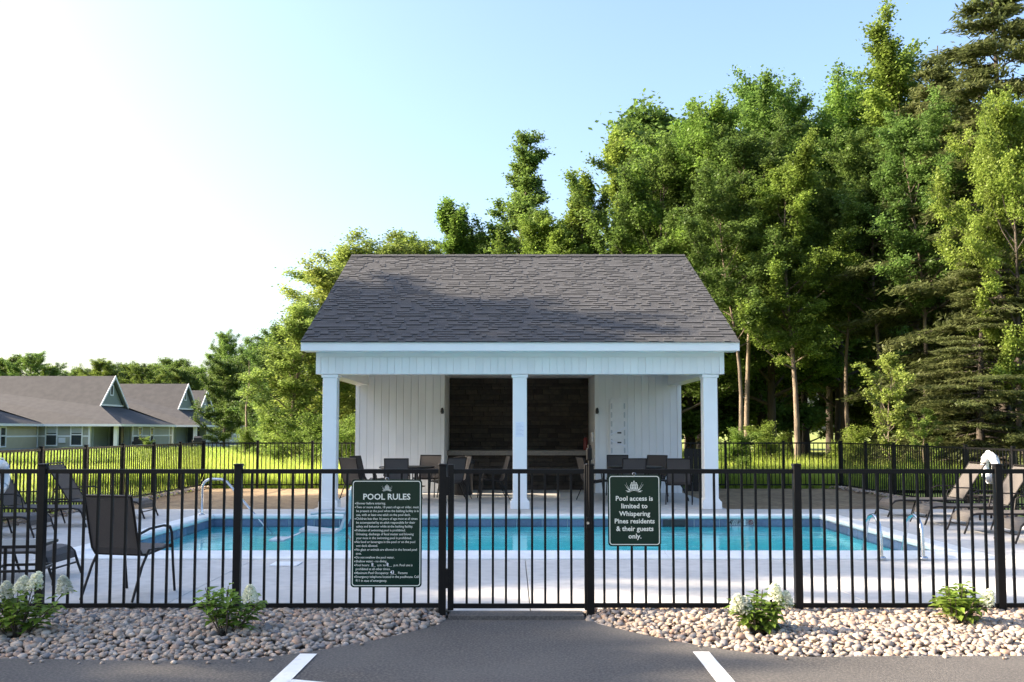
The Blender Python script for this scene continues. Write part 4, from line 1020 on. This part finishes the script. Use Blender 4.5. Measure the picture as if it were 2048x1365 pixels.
T = [
 ('birch', 590, 590, 35, 'lower loose birch at the meadow edge beyond the rear fence', 20, 1.3),
 ('birch', 655, 500, 37, 'pale green birch leaning out beside the roof edge on the meadow side', 120, 1.35),
 ('birch', 720, 465, 40, 'tall pale birch rising behind the meadow side end of the roof', 240, 1.25),
 ('shoot', 800, 458, 46, 'feathery tree just above the ridge near the birches', 0, 1.35),
 ('birch', 765, 464, 44, 'pale rounded birch showing just over the ridge', 310, 1.2),
 ('maple', 865, 478, 48, 'rounded maple low over the ridge between two feathery trees', 45, .95),
 ('shoot', 912, 392, 43, 'feathery upright tree with thin shoots between birches and irregular oak', 70, 1.2),
 ('spire', 1040, 254, 44, 'irregular oak with one long side branch standing above the ridge', 200, .95),
 ('maple', 1110, 425, 41, 'rounded maple below the irregular oak behind the ridge', 40, .95),
 ('shoot', 1180, 345, 41, 'upright tree with several pointed shoots between oak and the taller pointed tree', 150, 1.15),
 ('shoot', 1250, 250, 42, 'tallest pointed shoot tree behind the woods side end of the ridge', 30, 1.1),
 ('oak', 1340, 262, 38, 'broad oak behind the woods side roof edge', 10, .85),
 ('maple', 1430, 200, 38, 'full maple rising beside the roof where the wood begins', 100, .85),
 ('oak', 1545, 150, 40, 'high crowned oak with open top in the middle of the wood edge', 160, .8),
 ('maple_b', 1592, 285, 33, 'slender maple with pale bent trunk standing in front of the wood', 60, .9),
 ('maple', 1690, 152, 40, 'maple with dense crown beside the tall pine topped tree', 210, .8),
 ('tall', 1475, 330, 33.5, 'thin pale trunked tree next to the woods side column', 20, .9),
 ('tall', 1492, 240, 35, 'forked pale trunked tree close to the woods side column', 120, .9),
 ('tall', 1700, 270, 35, 'thin straight tree in the dark gap of the wood', 200, .8),
 ('tall', 1765, 230, 34, 'leaning trunk tree in the dark gap of the wood', 300, .85),
 ('maple_b', 1830, 40, 36, 'tallest light green tree of the wood', 10, .9),
 ('tall', 1845, 200, 32, 'straight trunk tree in front of the hemlocks', 80, .8),
 ('hemlock', 1900, 90, 34, 'brownish hemlock with drooping sprays', 0, .9),
 ('hemlock', 2010, -60, 30.5, 'big dark hemlock at the edge of the wood', 130, 1.0),
 ('maple', 2035, 180, 27.5, 'light green maple growing in front of the big hemlock', 70, .62),
 ('hemlock', 1960, 480, 28, 'low hemlock with branches sweeping to the fence', 220, 1.3),
 ('maple', 455, 660, 122, 'tall round topped tree beyond the farthest townhouse', 0, .8),
 ('fill', 498, 690, 100, 'dense tree beside the tall round topped one at the meadow end', 30, .9),
 ('fill', 530, 705, 60, 'dark shaded tree between the far meadow tree and the birches', 50, .7),
 ('fill', 440, 725, 124, 'light edged tree beyond the farthest townhouse', 200, .9),
 ('fill', 560, 690, 52, 'shaded dense tree behind the lower birch', 110, .9),
]
for t in T: tree(t[0], t[1], t[2], t[3], t[4], t[5], t[6])
for (px, top, d, key, rz, wd, lab) in ((62, 703, 125, 'oak', 10, 1.15, 'big round dark tree behind the long townhouse roof'), (5, 712, 128, 'fill', 90, 1.2, 'dark tree at the outer end of the far tree line'), (150, 738, 150, 'fill', 30, 1.2, 'low distant tree between the round trees behind the roofs'), (105, 728, 140, 'maple', 75, 1.2, 'paler tree just beyond the big round one'), (178, 735, 140, 'oak', 15, 1.2, 'tree beyond the gable, next to the light green one'), (250, 726, 128, 'fill', 190, 1.2, 'dense tree between the two gables'), (318, 728, 124, 'maple', 20, 1.2, 'tree beyond the middle townhouse roof'), (365, 733, 118, 'fill', 160, 1.1, 'dense tree beyond the farthest townhouse'),
        (212, 717, 120, 'maple', 60, 1.2, 'light green tree above the gable of the long townhouse'), (285, 724, 118, 'oak', 140, 1.2, 'dark tree above the middle townhouse ridge'), (345, 716, 130, 'fill', 230, 1.2, 'pale distant tree above the middle townhouse'), (392, 730, 125, 'maple', 300, 1.1, 'tree above the end of the farthest townhouse')):
    tree(key, px, top, d, lab, rz, wd, 'trees behind the townhouses')
# second and third rows that close the wood
rt = random.Random(21); i = 0
for d, tops, x0, x1, st in ((48, (330, 460), 760, 1360, 110), (47, (190, 330), 1400, 2150, 95), (56, (230, 380), 1380, 2200, 90), (66, (400, 560), 575, 1400, 120), (64, (250, 400), 1400, 2200, 105), (78, (560, 680), 1380, 2300, 85), (82, (640, 700), 470, 720, 70)):
    x = x0
    while x < x1:
        tp_ = rt.uniform(*tops) if x > 700 else rt.uniform(640, 720)
        if x < 700: tp_ = max(tp_, 650)
        elif x < 900: tp_ = max(tp_, 510)
        elif x < 1250: tp_ = max(tp_, 455)
        key = rt.choice(('fill', 'fill', 'maple', 'oak', 'fill')); i += 1
        tree(key, x + rt.uniform(-25, 25), tp_, d + rt.uniform(-2.5, 2.5), {'fill': 'dark low branched tree', 'maple': 'maple', 'oak': 'oak'}[key] + ' standing ' + {48: 'in the second row behind the ridge', 47: 'in the second row beside the pool house', 56: 'in the third row beside the pool house', 66: 'far behind the birches', 64: 'in the fourth row beside the pool house', 78: 'at the back of the wood', 82: 'at the back of the meadow'}[d], rt.uniform(0, 360), rt.uniform(.8, 1.0), 'trees deeper in the wood')
        x += st
# dead trunk
dt = empty('dead_tree', ((490 - 1024) * 50 / 1880, 50, -.1)); tag(dt, 'bare pale dead trunk with few twigs in front of the shaded trees', 'tree')
MB().tube([(0, 0, 0), (.12, 0, 1.4), (.05, .05, 2.8), (.22, 0, 4.2), (.18, 0, 5.4)], [.07, .06, .05, .035, .012], 8).build('trunk', 'bark_pale', dt)
MB().tube([(.14, .02, 3.4), (.4, 0, 3.9), (.5, .1, 4.2)], [.025, .018, .006], 6).build('branch', 'bark_pale', dt); MB().tube([(.08, .02, 3.0), (-.25, 0, 3.6)], [.02, .005], 6).build('branch', 'bark_pale', dt)
# saplings and brush along the fence line
rb = random.Random(4)
SH = [(1780, 700, 27.6, 'sapling', 'spindly light green sapling in front of the dark gap'), (1850, 810, 27.2, 'sapling', 'small bright sapling beside the low hemlock'), (700, 825, 31, 'bush', 'bright bush beneath the birches behind the rear fence'),
      (610, 820, 32, 'bush', 'broad bush under the lower birch'), (660, 845, 30, 'bush', 'low bush beside the townhouse side column'), (1535, 838, 34, 'bush', 'bush at the foot of the pale trunks'), (1470, 850, 30.5, 'bush', 'low bright bush behind the rear fence, wood side'),
      (500, 850, 48, 'bush', 'weedy bush at the foot of the dead trunk'), (545, 845, 42, 'bush', 'bush at the meadow edge'), (1700, 845, 30, 'bush', 'low bush in the wood gap'), (298, 870, 70, 'bush', 'yellowish bush beside the long townhouse')]
for (px, top, d, key, lab) in SH: tree(key, px, top, d, lab, rb.uniform(0, 360), 1.2 if key == 'bush' else .8, 'shrubs along the meadow and wood edge', 'shrub')
# trees outside the view on the sun side; their shade falls over deck and lot
for (x, y, h, key, rz, w) in ((-22, 19.6, 16.4, 'oak', 0, .85), (-25.5, 22.6, 14.0, 'tall', 80, 1.0), (-25, 16.5, 17.5, 'oak', 150, .95), (-27, 14, 17.8, 'maple', 30, .9), (-26, 12.2, 16.4, 'maple_b', 130, .75), (-23, 8.6, 12.6, 'oak', 220, 1.0), (-31, 19, 18.5, 'oak', 10, 1.1), (-21.5, 5.9, 12.4, 'maple', 60, 1.0)):
    tree(key, 0, 0, y, 'shade tree on the lawn beyond the townhouse side fence', rz, w, 'shade trees on the lawn', X=x, Hm=h)

# ------------------------------------------------------------------ grass
def blades(name, label, n, xr, yr, hr, seed, wd=.012, skip=None):
    rn = np.random.default_rng(seed)
    x = rn.uniform(*xr, n); y = yr[0] + (yr[1] - yr[0]) * rn.uniform(0, 1, n) ** 1.6
    if skip is not None: k = ~skip(x, y); x, y = x[k], y[k]
    n = len(x); pat = .6 + .4 * np.sin(x * .9 + 1.3 * np.sin(y * .5)) * np.cos(y * .7 + x * .3)
    h = rn.uniform(*hr, n) * (.6 + .5 * pat); a = rn.uniform(0, 2 * np.pi, n); w = wd * rn.uniform(.7, 1.6, n)
    b = np.stack([x, y, np.full(n, -.1)], 1); dx_ = np.stack([np.cos(a) * w, np.sin(a) * w, np.zeros(n)], 1)
    tip = b + np.stack([rn.normal(size=n) * .3 * h, rn.normal(size=n) * .3 * h, h + .05], 1)
    co = np.stack([b - dx_, b + dx_, tip], 1)
    o = link(bpy.data.objects.new(name, quads_mesh(name, co, 'grass_blade', rn.uniform(0, 1, n)))); tag(o, label, 'grass', kind='stuff')
inhouse = lambda x, y: (x > -4.1) & (x < 4.4) & (y < 29.2)
blades('meadow_grass', 'tall sunlit meadow grass beyond the rear fence', 110000, (-13, 13), (25.9, 52), (.35, .8), 1, .014, inhouse)
blades('meadow_grass', 'rough grass on the lawn side beyond the side fence', 60000, (-26, -8.6), (9, 60), (.06, .22), 2, .012)
blades('meadow_grass', 'far rough grass between meadow and townhouses', 40000, (-30, -6), (45, 74), (.2, .5), 3, .03)
# stones along the foot of the side fences
for s, x0 in ((-1, FL), (1, FR)):
    rn = np.random.default_rng(30 + s); n = 900
    y = rn.uniform(11, 25.6, n); x = x0 - s * np.abs(rn.normal(size=n) * .16) ; keep = np.abs(x) < 9
    C = np.stack([x, y, np.full(n, .01) + rn.uniform(0, .03, n)], 1); ss = rn.uniform(.02, .045, n)
    IV, IF = ico(1)
    o = link(bpy.data.objects.new('edging_stones', pebbles('edging_stones', C, np.stack([ss * 1.2, ss, ss * .7], 1), rn)))
    tag(o, 'strip of small stones under the ' + ('townhouse side fence' if s < 0 else 'woods side fence'), 'stones', kind='stuff')

# ------------------------------------------------------------------ hydrangeas
def hydrangea(x, y, h, w, blooms, seed, label):
    rg = random.Random(seed); rn = np.random.default_rng(seed); r = empty('hydrangea', (x, y, .0)); tag(r, label, 'hydrangea', 'hydrangeas in the pebble beds')
    tips = []
    for i in range(13):
        a = i * 2.4 + rg.uniform(-.4, .4); rr = w * math.sqrt(rg.uniform(.05, 1)) ; hh = h * (1.02 - .45 * (rr / w) ** 2) * rg.uniform(.75, 1)
        tips.append((Vector((math.cos(a) * rr, math.sin(a) * rr * .8, hh)), a))
    for bx, bz in blooms: tips.append((Vector((bx, rg.uniform(-.12, -.02), bz)), 0))
    lq = []; lt_ = []
    for t, a in tips:
        p0 = Vector((t.x * .12, t.y * .12, -.03)); mid = p0.lerp(t, .5) + Vector((t.x * .1, t.y * .1, .04))
        MB().tube([p0, mid, t], [.006, .005, .003], 5).build('stem', 'twig', r)
        nl = 15
        for k in range(nl):
            f = .28 + .72 * k / (nl - 1); c = (p0.lerp(mid, f * 2) if f < .5 else mid.lerp(t, f * 2 - 1)); az = k * 2.2 + rg.uniform(-.3, .3)
            L = rg.uniform(.07, .11) * (1.1 - .35 * (f > .9)); el = rg.uniform(-.25, .55)
            d = Vector((math.cos(az) * math.cos(el), math.sin(az) * math.cos(el), math.sin(el))); sd_ = d.cross(Vector((0, 0, 1))).normalized(); nrm = sd_.cross(d)
            b0 = c + d * .012; Wv = L * .30; tip = b0 + d * L - nrm * L * .18; m1 = b0 + d * L * .5
            lq += [(b0, m1 + sd_ * Wv + nrm * .008, tip, m1 - nrm * .004), (b0, m1 - nrm * .004, tip, m1 - sd_ * Wv + nrm * .008)]; tt = rg.random(); lt_ += [tt, tt]
    co = np.array([[q_[:] for q_ in f] for f in lq])
    o = bpy.data.objects.new('foliage', quads_mesh('foliage', co, 'leaf_hydrangea', np.array(lt_))); link(o); o.parent = r
    for bx, bz in blooms:
        n = 420; u_ = rn.uniform(0, 1, n) ** .8; ang = rn.uniform(0, 2 * np.pi, n); rad = .058 * np.sqrt(np.clip(1 - u_ ** 1.6, .02, 1)) * rn.uniform(.75, 1.05, n)
        tl = rg.uniform(-.35, .35)
        c = np.stack([rad * np.cos(ang) + tl * u_ * .1, rad * np.sin(ang), u_ * .125 - .03], 1)
        q_ = leaf_quads(c, .022, .02, rn, .3)
        o = bpy.data.objects.new('bloom', quads_mesh('bloom', q_, 'petal', rn.uniform(0, 1, n))); link(o); o.parent = r
        o.location = (bx, -.08, bz)
hydrangea(-3.74, 7.2, .36, .30, [(-.27, .28), (-.16, .36), (-.06, .33), (.06, .37), (.16, .40), (.40, .37), (-.30, .17)], 1, 'large hydrangea with many white blooms beside the low side table')
hydrangea(-2.16, 7.22, .47, .25, [(.20, .30)], 2, 'green hydrangea with a single fading bloom below the fence')
hydrangea(1.87, 7.3, .35, .19, [(-.16, .22), (-.10, .20), (.13, .30), (.20, .24)], 3, 'hydrangea with four pale blooms near the guest notice')
hydrangea(3.52, 7.55, .37, .21, [(.20, .21)], 4, 'hydrangea with one low white bloom below the woods side loungers')
